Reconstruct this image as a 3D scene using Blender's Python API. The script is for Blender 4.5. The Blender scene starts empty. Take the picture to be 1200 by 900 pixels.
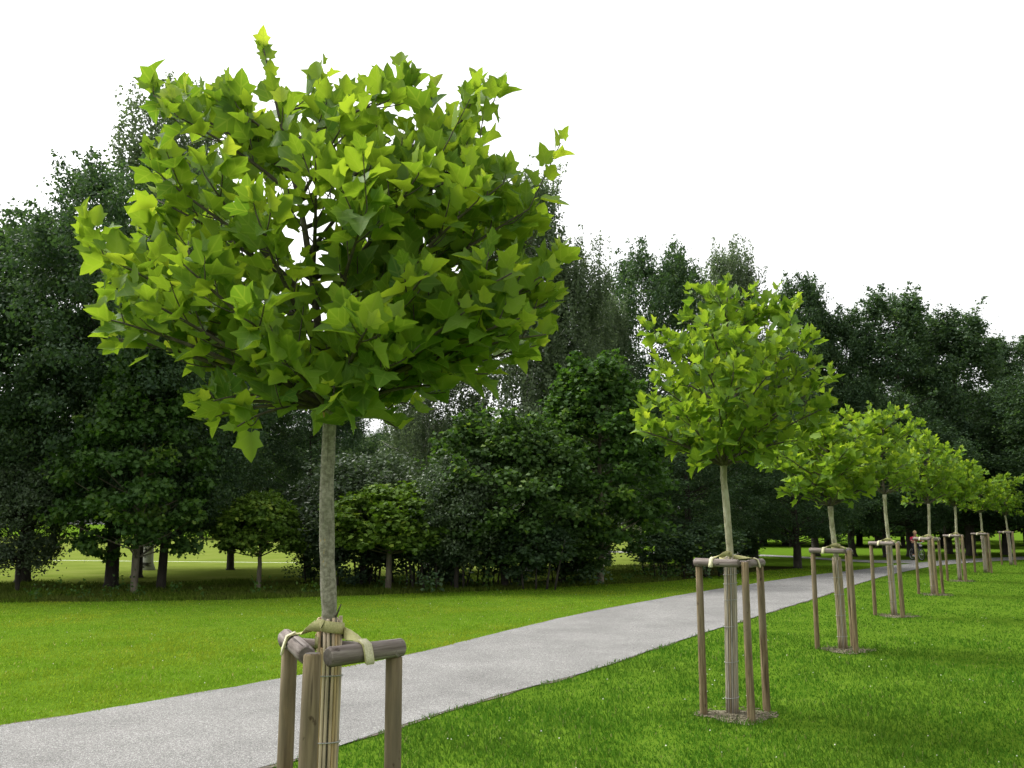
import bpy, math, random
import numpy as np
from mathutils import Vector, Matrix

scene = bpy.context.scene
COL = scene.collection
R = math.radians

# ------------------------------------------------------------------ camera
F = 1000.0                      # focal length in pixels of the 1200 wide photograph
EYE = 1.65
TH = math.atan(0.163)
CT, ST = math.cos(TH), math.sin(TH)
cam_d = bpy.data.cameras.new("camera")
cam_d.sensor_width = 36.0
cam_d.lens = 36.0 * F / 1200.0
cam_d.clip_end = 3000
cam = bpy.data.objects.new("camera", cam_d)
COL.objects.link(cam)
cam.location = (0, 0, EYE)
cam.rotation_euler = (R(90) + TH, 0, 0)
scene.camera = cam


def ray(px, py):
    u, v = (px - 600) / F, (450 - py) / F
    return Vector((u, CT - v * ST, ST + v * CT))


def G(px, py, z=0.0):
    """the point of the level z seen at that pixel"""
    d = ray(px, py)
    t = (z - EYE) / d.z
    return Vector((d.x * t, d.y * t, z))


def P(px, py, Y):
    """the point at that pixel and at distance Y"""
    d = ray(px, py)
    t = Y / d.y
    return Vector((d.x * t, Y, EYE + d.z * t))


# ------------------------------------------------------------------ materials
def nt(name):
    m = bpy.data.materials.new(name)
    m.use_nodes = True
    n = m.node_tree
    n.nodes.clear()
    out = n.nodes.new("ShaderNodeOutputMaterial")
    return m, n, out


def node(n, typ, **kw):
    x = n.nodes.new(typ)
    for k, v in kw.items():
        if k.startswith("i_"):
            x.inputs[k[2:].replace("_", " ")].default_value = v
        else:
            setattr(x, k, v)
    return x


def ramp(n, stops):
    r = n.nodes.new("ShaderNodeValToRGB")
    e = r.color_ramp.elements
    while len(e) < len(stops):
        e.new(0.5)
    for k, (p, c) in enumerate(stops):
        e[k].position = p
        e[k].color = (*c, 1)
    return r


def leaf_mat(name, stops, trans_mul=(1.5, 1.7, 0.6), trans=0.4, rough=0.45, veins=False, spec=0.35):
    m, n, out = nt(name)
    L = n.links.new
    at = node(n, "ShaderNodeAttribute", attribute_name="tint")
    rp = ramp(n, stops)
    L(at.outputs["Fac"], rp.inputs[0])
    col = rp.outputs[0]
    if veins:
        uv = node(n, "ShaderNodeUVMap", uv_map="leaf")
        sp = node(n, "ShaderNodeSeparateXYZ")
        L(uv.outputs[0], sp.inputs[0])

        def math_(op, a, b=None):
            q = node(n, "ShaderNodeMath", operation=op)
            for k, s in enumerate((a, b)):
                if s is None:
                    continue
                if isinstance(s, (int, float)):
                    q.inputs[k].default_value = s
                else:
                    L(s, q.inputs[k])
            return q.outputs[0]
        ax = math_("ABSOLUTE", sp.outputs[0])
        d1 = math_("ABSOLUTE", math_("SUBTRACT", math_("MULTIPLY", ax, 0.66), math_("MULTIPLY", math_("SUBTRACT", sp.outputs[1], 0.04), 0.75)))
        d2 = math_("ABSOLUTE", math_("SUBTRACT", math_("MULTIPLY", ax, 0.66), math_("MULTIPLY", math_("SUBTRACT", sp.outputs[1], 0.40), 0.75)))
        dm = math_("MINIMUM", math_("MINIMUM", d1, d2), math_("MULTIPLY", ax, 0.8))
        mr = node(n, "ShaderNodeMapRange")
        L(dm, mr.inputs[0])
        mr.inputs[1].default_value = 0.008
        mr.inputs[2].default_value = 0.03
        mr.inputs[3].default_value = 0.45
        mr.inputs[4].default_value = 0.0
        mx = node(n, "ShaderNodeMixRGB", blend_type="MIX")
        L(mr.outputs[0], mx.inputs[0])
        L(col, mx.inputs[1])
        mx.inputs[2].default_value = (0.20, 0.30, 0.06, 1)
        col = mx.outputs[0]
    b = node(n, "ShaderNodeBsdfPrincipled")
    b.inputs["Roughness"].default_value = rough
    b.inputs["Specular IOR Level"].default_value = spec
    L(col, b.inputs["Base Color"])
    tm = node(n, "ShaderNodeMixRGB", blend_type="MULTIPLY")
    tm.inputs[0].default_value = 1
    L(col, tm.inputs[1])
    tm.inputs[2].default_value = (*trans_mul, 1)
    tr = node(n, "ShaderNodeBsdfTranslucent")
    L(tm.outputs[0], tr.inputs[0])
    ms = node(n, "ShaderNodeMixShader")
    ms.inputs[0].default_value = trans
    L(b.outputs[0], ms.inputs[1])
    L(tr.outputs[0], ms.inputs[2])
    L(ms.outputs[0], out.inputs[0])
    return m


def noise_mat(name, stops, scale=(8, 8, 8), detail=6, rough=0.85, bump=0.3, bump_d=0.01, coord="Object", second=None, spec=0.3, rough_n=0.6):
    """stops: colour ramp on stretched noise; second=(scale, lo, hi, colour, amount): patches of another colour"""
    m, n, out = nt(name)
    L = n.links.new
    tc = node(n, "ShaderNodeTexCoord")
    mp = node(n, "ShaderNodeMapping")
    mp.inputs["Scale"].default_value = scale
    L(tc.outputs[coord], mp.inputs[0])
    nz = node(n, "ShaderNodeTexNoise")
    nz.inputs["Scale"].default_value = 1
    nz.inputs["Detail"].default_value = detail
    nz.inputs["Roughness"].default_value = rough_n
    L(mp.outputs[0], nz.inputs["Vector"])
    rp = ramp(n, stops)
    L(nz.outputs["Fac"], rp.inputs[0])
    col = rp.outputs[0]
    for s2 in (second or []):
        sc, lo, hi, c2, amt = s2
        n2 = node(n, "ShaderNodeTexNoise")
        mp2 = node(n, "ShaderNodeMapping")
        mp2.inputs["Scale"].default_value = sc
        mp2.inputs["Location"].default_value = (3.1, 7.7, 1.9)
        L(tc.outputs[coord], mp2.inputs[0])
        L(mp2.outputs[0], n2.inputs["Vector"])
        n2.inputs["Scale"].default_value = 1
        n2.inputs["Detail"].default_value = 4
        mr = node(n, "ShaderNodeMapRange")
        L(n2.outputs["Fac"], mr.inputs[0])
        mr.inputs[1].default_value = lo
        mr.inputs[2].default_value = hi
        mr.inputs[4].default_value = amt
        mx = node(n, "ShaderNodeMixRGB")
        L(mr.outputs[0], mx.inputs[0])
        L(col, mx.inputs[1])
        mx.inputs[2].default_value = (*c2, 1)
        col = mx.outputs[0]
    b = node(n, "ShaderNodeBsdfPrincipled")
    b.inputs["Roughness"].default_value = rough
    b.inputs["Specular IOR Level"].default_value = spec
    L(col, b.inputs["Base Color"])
    if bump:
        bp = node(n, "ShaderNodeBump")
        bp.inputs["Strength"].default_value = bump
        bp.inputs["Distance"].default_value = bump_d
        L(nz.outputs["Fac"], bp.inputs["Height"])
        L(bp.outputs[0], b.inputs["Normal"])
    L(b.outputs[0], out.inputs[0])
    return m


def plain_mat(name, c, rough=0.6, metal=0.0):
    return noise_mat(name, [(0.3, tuple(x * 0.85 for x in c)), (0.7, tuple(min(1, x * 1.1) for x in c))], (30, 30, 30), 3, rough, 0.1, 0.002)


M = {}
M["plane_leaf"] = leaf_mat("plane leaf", [(0.0, (0.075, 0.165, 0.025)), (0.5, (0.135, 0.24, 0.03)), (0.8, (0.21, 0.325, 0.04)), (1.0, (0.31, 0.42, 0.06))], (1.75, 1.55, 0.6), 0.48, 0.55, True, 0.2)
M["oak_leaf"] = leaf_mat("dark leaf", [(0.0, (0.04, 0.075, 0.04)), (0.7, (0.068, 0.115, 0.052)), (1.0, (0.12, 0.18, 0.07))], (1.3, 1.5, 0.6), 0.34, 0.6, False, 0.2)
M["maple_leaf"] = leaf_mat("mid green leaf", [(0.0, (0.04, 0.09, 0.022)), (0.7, (0.065, 0.13, 0.026)), (1.0, (0.14, 0.22, 0.035))], (1.4, 1.6, 0.5), 0.36, 0.6, False, 0.2)
M["lime_leaf"] = leaf_mat("light green leaf", [(0.0, (0.042, 0.085, 0.026)), (0.7, (0.075, 0.135, 0.034)), (1.0, (0.18, 0.25, 0.055))], (1.4, 1.6, 0.5), 0.36, 0.6, False, 0.2)
M["birch_leaf"] = leaf_mat("grey green leaf", [(0.0, (0.08, 0.115, 0.065)), (0.7, (0.14, 0.185, 0.105)), (1.0, (0.22, 0.28, 0.16))], (1.15, 1.25, 0.8), 0.42, 0.6, False, 0.2)
M["willow_leaf"] = leaf_mat("olive grey leaf", [(0.0, (0.055, 0.085, 0.045)), (0.7, (0.09, 0.13, 0.065)), (1.0, (0.15, 0.20, 0.10))], (1.1, 1.3, 0.6), 0.25)
M["globe_leaf"] = leaf_mat("olive green leaf", [(0.0, (0.06, 0.115, 0.018)), (0.7, (0.12, 0.20, 0.026)), (1.0, (0.28, 0.36, 0.05))], (1.4, 1.5, 0.5), 0.3, 0.6, False, 0.15)
M["bark_grey"] = noise_mat("grey bark", [(0.36, (0.15, 0.14, 0.10)), (0.5, (0.235, 0.22, 0.17)), (0.64, (0.33, 0.31, 0.25))], (60, 60, 70), 9, 0.85, 0.5, 0.003,
                           second=[((11, 11, 4), 0.48, 0.7, (0.12, 0.135, 0.07), 0.65), ((80, 80, 12), 0.6, 0.68, (0.10, 0.09, 0.065), 0.6), ((22, 22, 14), 0.66, 0.70, (0.42, 0.26, 0.02), 0.85)])
M["bark_flaky"] = noise_mat("flaking bark", [(0.3, (0.17, 0.16, 0.10)), (0.5, (0.32, 0.31, 0.20)), (0.62, (0.42, 0.41, 0.29))], (25, 25, 9), 6, 0.85, 0.6, 0.005,
                            second=[((16, 16, 6), 0.55, 0.6, (0.20, 0.19, 0.10), 0.8)])
M["twig"] = noise_mat("twig bark", [(0.3, (0.05, 0.045, 0.03)), (0.7, (0.12, 0.105, 0.07))], (40, 40, 40), 4, 0.8, 0.3, 0.002)
M["bark_dark"] = noise_mat("dark bark", [(0.3, (0.025, 0.022, 0.017)), (0.7, (0.06, 0.053, 0.042))], (9, 9, 2), 7, 0.95, 0.8, 0.03)
M["bark_pale"] = noise_mat("pale sapling bark", [(0.3, (0.10, 0.085, 0.06)), (0.7, (0.2, 0.175, 0.13))], (20, 20, 4), 6, 0.9, 0.4, 0.01)
M["bark_birch"] = noise_mat("white birch bark", [(0.40, (0.05, 0.048, 0.045)), (0.47, (0.5, 0.49, 0.46)), (0.7, (0.62, 0.61, 0.58))], (3, 3, 7), 5, 0.8, 0.3, 0.01)
M["post_wood"] = noise_mat("weathered post wood", [(0.36, (0.09, 0.062, 0.030)), (0.5, (0.165, 0.122, 0.064)), (0.63, (0.26, 0.20, 0.115))], (42, 42, 3.5), 8, 0.85, 0.45, 0.003,
                           second=[((6, 6, 2), 0.5, 0.72, (0.17, 0.14, 0.10), 0.7), ((20, 20, 10), 0.66, 0.70, (0.05, 0.03, 0.016), 0.9), ((75, 75, 1.6), 0.63, 0.67, (0.05, 0.035, 0.02), 0.8)])
M["rail_wood"] = noise_mat("grey weathered rail wood", [(0.36, (0.115, 0.09, 0.078)), (0.5, (0.205, 0.17, 0.152)), (0.63, (0.31, 0.27, 0.245))], (45, 45, 3), 8, 0.9, 0.5, 0.003,
                           second=[((20, 20, 10), 0.66, 0.70, (0.05, 0.036, 0.03), 0.9), ((75, 75, 1.6), 0.62, 0.66, (0.045, 0.034, 0.028), 0.85), ((7, 7, 2), 0.55, 0.75, (0.15, 0.10, 0.06), 0.6)])
M["end_grain"] = noise_mat("sawn end grain", [(0.3, (0.10, 0.085, 0.07)), (0.7, (0.2, 0.175, 0.15))], (50, 50, 50), 5, 0.95, 0.4, 0.002)
M["strap"] = noise_mat("khaki webbing", [(0.35, (0.37, 0.35, 0.15)), (0.65, (0.50, 0.48, 0.23))], (160, 160, 160), 2, 0.8, 0.4, 0.001,
                       second=[((9, 9, 9), 0.52, 0.7, (0.27, 0.25, 0.12), 0.6)])
M["strap_pale"] = noise_mat("cream webbing", [(0.35, (0.5, 0.47, 0.3)), (0.65, (0.66, 0.63, 0.43))], (160, 160, 160), 2, 0.8, 0.3, 0.001)
M["wire"] = plain_mat("grey wire", (0.36, 0.36, 0.34), 0.5)
M["soil"] = noise_mat("bare soil with bark chips", [(0.3, (0.05, 0.045, 0.028)), (0.5, (0.125, 0.11, 0.07)), (0.68, (0.26, 0.235, 0.16))], (55, 55, 55), 8, 1.0, 0.8, 0.02)


def reed_mat(name, mul):
    m, n, out = nt(name)
    L = n.links.new
    at = node(n, "ShaderNodeAttribute", attribute_name="tint")
    rp = ramp(n, [(0.0, (0.46, 0.37, 0.22)), (0.35, (0.62, 0.49, 0.27)), (0.6, (0.58, 0.53, 0.43)), (0.85, (0.70, 0.60, 0.41)), (1.0, (0.48, 0.46, 0.43))])
    L(at.outputs["Fac"], rp.inputs[0])
    tc = node(n, "ShaderNodeTexCoord")
    mp = node(n, "ShaderNodeMapping")
    mp.inputs["Scale"].default_value = (70, 70, 6)
    L(tc.outputs["Object"], mp.inputs[0])
    nz = node(n, "ShaderNodeTexNoise")
    nz.inputs["Scale"].default_value = 1
    nz.inputs["Detail"].default_value = 5
    L(mp.outputs[0], nz.inputs["Vector"])
    mr = node(n, "ShaderNodeMapRange")
    L(nz.outputs["Fac"], mr.inputs[0])
    mr.inputs[1].default_value, mr.inputs[2].default_value = 0.3, 0.7
    mr.inputs[3].default_value, mr.inputs[4].default_value = 0.55, 1.15
    mx = node(n, "ShaderNodeMixRGB", blend_type="MULTIPLY")
    mx.inputs[0].default_value = 1
    L(rp.outputs[0], mx.inputs[1])
    L(mr.outputs[0], mx.inputs[2])
    m2_ = node(n, "ShaderNodeMixRGB", blend_type="MULTIPLY")
    m2_.inputs[0].default_value = 1
    L(mx.outputs[0], m2_.inputs[1])
    m2_.inputs[2].default_value = (*mul, 1)
    mx = m2_
    b = node(n, "ShaderNodeBsdfPrincipled")
    b.inputs["Roughness"].default_value = 0.6
    L(mx.outputs[0], b.inputs["Base Color"])
    L(b.outputs[0], out.inputs[0])
    return m


M["reed"] = reed_mat("dry reed", (1.0, 0.93, 0.86))
M["reed_grey"] = reed_mat("weathered grey reed", (0.70, 0.70, 0.76))


def grass_mat(name, stops, patch, trans=0.3):
    m, n, out = nt(name)
    L = n.links.new
    at = node(n, "ShaderNodeAttribute", attribute_name="tint")
    rp = ramp(n, stops)
    L(at.outputs["Fac"], rp.inputs[0])
    tc = node(n, "ShaderNodeTexCoord")
    nz = node(n, "ShaderNodeTexNoise")
    nz.inputs["Scale"].default_value = 0.55
    nz.inputs["Detail"].default_value = 5
    L(tc.outputs["Object"], nz.inputs["Vector"])
    mr = node(n, "ShaderNodeMapRange")
    L(nz.outputs["Fac"], mr.inputs[0])
    mr.inputs[1].default_value, mr.inputs[2].default_value = 0.42, 0.68
    mr.inputs[4].default_value = 0.75
    mx = node(n, "ShaderNodeMixRGB")
    L(mr.outputs[0], mx.inputs[0])
    L(rp.outputs[0], mx.inputs[1])
    mx.inputs[2].default_value = (*patch, 1)
    b = node(n, "ShaderNodeBsdfPrincipled")
    b.inputs["Roughness"].default_value = 0.8
    b.inputs["Specular IOR Level"].default_value = 0.02
    L(mx.outputs[0], b.inputs["Base Color"])
    tr = node(n, "ShaderNodeBsdfTranslucent")
    L(mx.outputs[0], tr.inputs[0])
    ms = node(n, "ShaderNodeMixShader")
    ms.inputs[0].default_value = trans
    L(b.outputs[0], ms.inputs[1])
    L(tr.outputs[0], ms.inputs[2])
    L(ms.outputs[0], out.inputs[0])
    return m


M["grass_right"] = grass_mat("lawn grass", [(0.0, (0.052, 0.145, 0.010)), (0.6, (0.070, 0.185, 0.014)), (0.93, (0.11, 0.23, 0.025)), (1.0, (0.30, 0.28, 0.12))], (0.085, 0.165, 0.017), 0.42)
M["grass_left"] = grass_mat("sunny lawn grass", [(0.0, (0.125, 0.25, 0.010)), (0.6, (0.185, 0.335, 0.022)), (0.92, (0.28, 0.39, 0.03)), (1.0, (0.42, 0.38, 0.15))], (0.30, 0.345, 0.028), 0.42)  # yellower grass, with the sunlight on this side put into the colour
M["grass_long"] = grass_mat("long rough grass", [(0.0, (0.065, 0.115, 0.012)), (0.6, (0.11, 0.175, 0.018)), (1.0, (0.19, 0.22, 0.05))], (0.10, 0.115, 0.03))
M["ground"] = noise_mat("grassy ground", [(0.3, (0.05, 0.10, 0.008)), (0.55, (0.08, 0.145, 0.012)), (0.75, (0.11, 0.17, 0.025))], (2.2, 2.2, 2.2), 9, 1.0, 0.5, 0.03, rough_n=0.75, spec=0.0)
M["field"] = noise_mat("mown field grass", [(0.3, (0.09, 0.13, 0.020)), (0.5, (0.13, 0.168, 0.030)), (0.7, (0.165, 0.19, 0.05))], (0.5, 0.9, 1), 9, 1.0, 0.3, 0.02, rough_n=0.72, spec=0.0)
M["woodfloor"] = noise_mat("wood floor with painted shade", [(0.3, (0.03, 0.034, 0.010)), (0.55, (0.05, 0.055, 0.016)), (0.75, (0.07, 0.06, 0.025))], (1.6, 1.6, 1.6), 9, 1.0, 0.5, 0.03, rough_n=0.72, spec=0.0)  # leaf litter colour, darkened to carry the shade under the trees
M["line"] = noise_mat("white line chalk", [(0.3, (0.55, 0.6, 0.4)), (0.7, (0.75, 0.77, 0.68))], (9, 9, 9), 4, 0.9, 0)
M["flower"] = plain_mat("white clover", (0.75, 0.74, 0.68), 0.7)


def path_mat():
    m, n, out = nt("fine grey gravel")
    L = n.links.new
    tc = node(n, "ShaderNodeTexCoord")
    v = node(n, "ShaderNodeTexVoronoi")
    v.inputs["Scale"].default_value = 165
    L(tc.outputs["Object"], v.inputs["Vector"])
    rp = ramp(n, [(0.0, (0.10, 0.098, 0.092)), (0.45, (0.19, 0.187, 0.178)), (0.8, (0.25, 0.247, 0.236)), (1.0, (0.44, 0.435, 0.42))])
    sp = node(n, "ShaderNodeSeparateColor")
    L(v.outputs["Color"], sp.inputs[0])
    L(sp.outputs[0], rp.inputs[0])
    nz = node(n, "ShaderNodeTexNoise")
    nz.inputs["Scale"].default_value = 0.9
    nz.inputs["Detail"].default_value = 9
    nz.inputs["Roughness"].default_value = 0.65
    L(tc.outputs["Object"], nz.inputs["Vector"])
    mr = node(n, "ShaderNodeMapRange")
    L(nz.outputs["Fac"], mr.inputs[0])
    mr.inputs[1].default_value, mr.inputs[2].default_value = 0.3, 0.7
    mr.inputs[3].default_value, mr.inputs[4].default_value = 0.74, 1.12
    mx = node(n, "ShaderNodeMixRGB", blend_type="MULTIPLY")
    mx.inputs[0].default_value = 1
    L(rp.outputs[0], mx.inputs[1])
    L(mr.outputs[0], mx.inputs[2])
    b = node(n, "ShaderNodeBsdfPrincipled")
    b.inputs["Roughness"].default_value = 0.9
    b.inputs["Specular IOR Level"].default_value = 0.2
    L(mx.outputs[0], b.inputs["Base Color"])
    bp = node(n, "ShaderNodeBump")
    bp.inputs["Strength"].default_value = 0.5
    bp.inputs["Distance"].default_value = 0.006
    L(v.outputs["Distance"], bp.inputs["Height"])
    bp.invert = True
    L(bp.outputs[0], b.inputs["Normal"])
    L(b.outputs[0], out.inputs[0])
    return m


M["path"] = path_mat()
M["edge_dirt"] = noise_mat("dirt at the path edge", [(0.3, (0.05, 0.042, 0.03)), (0.7, (0.16, 0.14, 0.105))], (25, 25, 25), 7, 1.0, 0.8, 0.01)


# ------------------------------------------------------------------ mesh helpers
def mesh_np(name, verts, counts, loops, tint=None, uv=None):
    me = bpy.data.meshes.new(name)
    verts = np.asarray(verts, dtype=np.float32)
    counts = np.asarray(counts, dtype=np.int32)
    loops = np.asarray(loops, dtype=np.int32)
    me.vertices.add(len(verts))
    me.vertices.foreach_set("co", verts.ravel())
    me.loops.add(len(loops))
    me.loops.foreach_set("vertex_index", loops)
    me.polygons.add(len(counts))
    starts = np.concatenate(([0], np.cumsum(counts)[:-1])).astype(np.int32)
    me.polygons.foreach_set("loop_start", starts)
    me.polygons.foreach_set("loop_total", counts)
    if tint is not None:
        a = me.attributes.new("tint", "FLOAT", "POINT")
        a.data.foreach_set("value", np.asarray(tint, dtype=np.float32))
    if uv is not None:
        u = me.uv_layers.new(name="leaf")
        u.data.foreach_set("uv", np.asarray(uv, dtype=np.float32)[loops].ravel())
    me.update(calc_edges=True)
    me.validate()
    return me


def link(name, me, mat=None, parent=None, loc=None, smooth=False):
    o = bpy.data.objects.new(name, me)
    COL.objects.link(o)
    if me is not None and mat is not None:
        for mm in (mat if isinstance(mat, (list, tuple)) else [mat]):
            me.materials.append(mm)
    if parent is not None:
        o.parent = parent
    if loc is not None:
        o.location = loc
    if smooth and me is not None:
        me.polygons.foreach_set("use_smooth", [True] * len(me.polygons))
    return o


def tag(o, label=None, cat=None, group=None, kind=None):
    if label:
        o["label"] = label
    if cat:
        o["category"] = cat
    if group:
        o["group"] = group
    if kind:
        o["kind"] = kind
    return o


def empty(name, loc, rz=0.0):
    o = bpy.data.objects.new(name, None)
    COL.objects.link(o)
    o.location = loc
    o.rotation_euler = (0, 0, rz)
    o.empty_display_size = 0.2
    return o


def copy_tree(o, parent=None):
    c = o.copy()
    COL.objects.link(c)
    if parent is not None:
        c.parent = parent
    for ch in list(o.children):
        copy_tree(ch, c)
    return c


class MB:
    def __init__(self):
        self.v, self.c, self.l, self.t = [], [], [], []
        self.n = 0

    def add(self, verts, faces, tint=0.5):
        b = self.n
        self.v.extend([tuple(p) for p in verts])
        self.n += len(verts)
        self.t.extend([tint] * len(verts))
        for f in faces:
            self.c.append(len(f))
            self.l.extend([b + i for i in f])

    def tube(self, pts, radii, seg=8, tint=0.5, cap=True, jitter=0.0, rng=None):
        pts = [Vector(p) for p in pts]
        rings = []
        prev = None
        vs = []
        for i, p in enumerate(pts):
            a = pts[max(0, i - 1)]
            b = pts[min(len(pts) - 1, i + 1)]
            d = (b - a)
            if d.length < 1e-9:
                d = Vector((0, 0, 1))
            d.normalize()
            if prev is None:
                ref = Vector((1, 0, 0)) if abs(d.x) < 0.9 else Vector((0, 1, 0))
                u = d.cross(ref).normalized()
            else:
                u = (prev - d * prev.dot(d))
                if u.length < 1e-6:
                    u = d.cross(Vector((1, 0, 0)))
                u.normalize()
            prev = u
            w = d.cross(u)
            for k in range(seg):
                a_ = 2 * math.pi * k / seg
                r = radii[i] * (1 + (rng.uniform(-jitter, jitter) if jitter else 0))
                vs.append(p + u * (math.cos(a_) * r) + w * (math.sin(a_) * r))
        fs = []
        for i in range(len(pts) - 1):
            for k in range(seg):
                k2 = (k + 1) % seg
                fs.append((i * seg + k, i * seg + k2, (i + 1) * seg + k2, (i + 1) * seg + k))
        if cap:
            fs.append(tuple(reversed(range(seg))))
            m_ = (len(pts) - 1) * seg
            fs.append(tuple(range(m_, m_ + seg)))
        self.add(vs, fs, tint)

    def box(self, c, s, rot=None, tint=0.5):
        vs = []
        for dx in (-1, 1):
            for dy in (-1, 1):
                for dz in (-1, 1):
                    v = Vector((dx * s[0] / 2, dy * s[1] / 2, dz * s[2] / 2))
                    if rot is not None:
                        v = rot @ v
                    vs.append(v + Vector(c))
        self.add(vs, [(0, 1, 3, 2), (4, 6, 7, 5), (0, 4, 5, 1), (2, 3, 7, 6), (0, 2, 6, 4), (1, 5, 7, 3)], tint)

    def ribbon(self, pts, wdirs, width, thick, tint=0.5):
        """a strap: rectangular section swept along pts, broad along wdirs"""
        pts = [Vector(p) for p in pts]
        vs = []
        for i, p in enumerate(pts):
            d = (pts[min(len(pts) - 1, i + 1)] - pts[max(0, i - 1)]).normalized()
            w = Vector(wdirs[i])
            w = (w - d * w.dot(d)).normalized()
            nn = d.cross(w)
            for a, b in ((-1, -1), (1, -1), (1, 1), (-1, 1)):
                vs.append(p + w * (a * width / 2) + nn * (b * thick / 2))
        fs = []
        for i in range(len(pts) - 1):
            for k in range(4):
                k2 = (k + 1) % 4
                fs.append((i * 4 + k, i * 4 + k2, (i + 1) * 4 + k2, (i + 1) * 4 + k))
        fs.append((3, 2, 1, 0))
        m_ = (len(pts) - 1) * 4
        fs.append((m_, m_ + 1, m_ + 2, m_ + 3))
        self.add(vs, fs, tint)

    def mesh(self, name):
        return mesh_np(name, self.v, self.c, self.l, self.t)

    def build(self, name, mat, parent=None, smooth=True, loc=None):
        return link(name, self.mesh(name), mat, parent, loc, smooth)


def unit(a):
    return a / np.maximum(np.linalg.norm(a, axis=-1, keepdims=True), 1e-9)


def leaves_np(pos, d, nrm, size, tv, faces, fold=0.0, curl=0.0, wid=1.0):
    """copies of a leaf outline tv (k,2: side, along) laid at pos along d with normal nrm"""
    n, k = len(pos), len(tv)
    d = unit(d)
    nrm = nrm - d * np.sum(nrm * d, axis=1, keepdims=True)
    nrm = unit(nrm)
    s = np.cross(d, nrm)
    x = tv[:, 0][None, :, None]
    y = tv[:, 1][None, :, None]
    fold = np.broadcast_to(np.asarray(fold, dtype=float), (n,))[:, None, None]
    curl = np.broadcast_to(np.asarray(curl, dtype=float), (n,))[:, None, None]
    wid = np.broadcast_to(np.asarray(wid, dtype=float), (n,))[:, None, None]
    z = fold * np.abs(x) - curl * y * y
    sz = np.broadcast_to(np.asarray(size, dtype=float), (n,))[:, None, None]
    v = pos[:, None, :] + sz * (x * wid * s[:, None, :] + y * d[:, None, :] + z * nrm[:, None, :])
    v = v.reshape(-1, 3)
    fl = [i for f in faces for i in f]
    cnt = np.tile([len(f) for f in faces], n)
    loops = (np.asarray(fl)[None, :] + (np.arange(n) * k)[:, None]).ravel()
    return v, cnt, loops


# plane leaf: five pointed lobes, folded along the midrib
_mid = [(0, 0.02), (0, 0.30), (0, 0.60), (0, 1.0)]
_half = [(0.18, -0.05), (0.42, 0.06), (0.39, 0.27), (0.60, 0.55), (0.31, 0.58), (0.20, 0.80)]
PLANE_V = np.array(_mid + _half + [(-x, y) for x, y in _half])
PLANE_F = [(0, 4, 5, 6, 1), (1, 6, 7, 8, 2), (2, 8, 9, 3), (0, 1, 12, 11, 10), (1, 2, 14, 13, 12), (2, 3, 15, 14)]
LEAF_V = np.array([(0, 0), (0.34, 0.38), (0, 1.0), (-0.34, 0.38)])
LEAF_F = [(0, 1, 2, 3)]
MAPLE_V = np.array([(0, 0), (0.42, 0.12), (0.30, 0.35), (0.50, 0.62), (0.20, 0.62), (0, 1.0), (-0.20, 0.62), (-0.50, 0.62), (-0.30, 0.35), (-0.42, 0.12)])
MAPLE_F = [(0, 1, 2, 3, 4, 5, 6, 7, 8, 9)]
BLADE_V = np.array([(-0.5, 0), (0.5, 0), (0.32, 0.6), (0, 1.0), (-0.32, 0.6)])


# ------------------------------------------------------------------ young plane trees
def bez(p0, p1, p2, n):
    return [p0 * ((1 - t) ** 2) + p1 * (2 * t * (1 - t)) + p2 * (t * t) for t in [i / n for i in range(n + 1)]]


def along(pts, s):
    s = max(0, min(0.9999, s)) * (len(pts) - 1)
    i = int(s)
    return pts[i].lerp(pts[i + 1], s - i)


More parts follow.
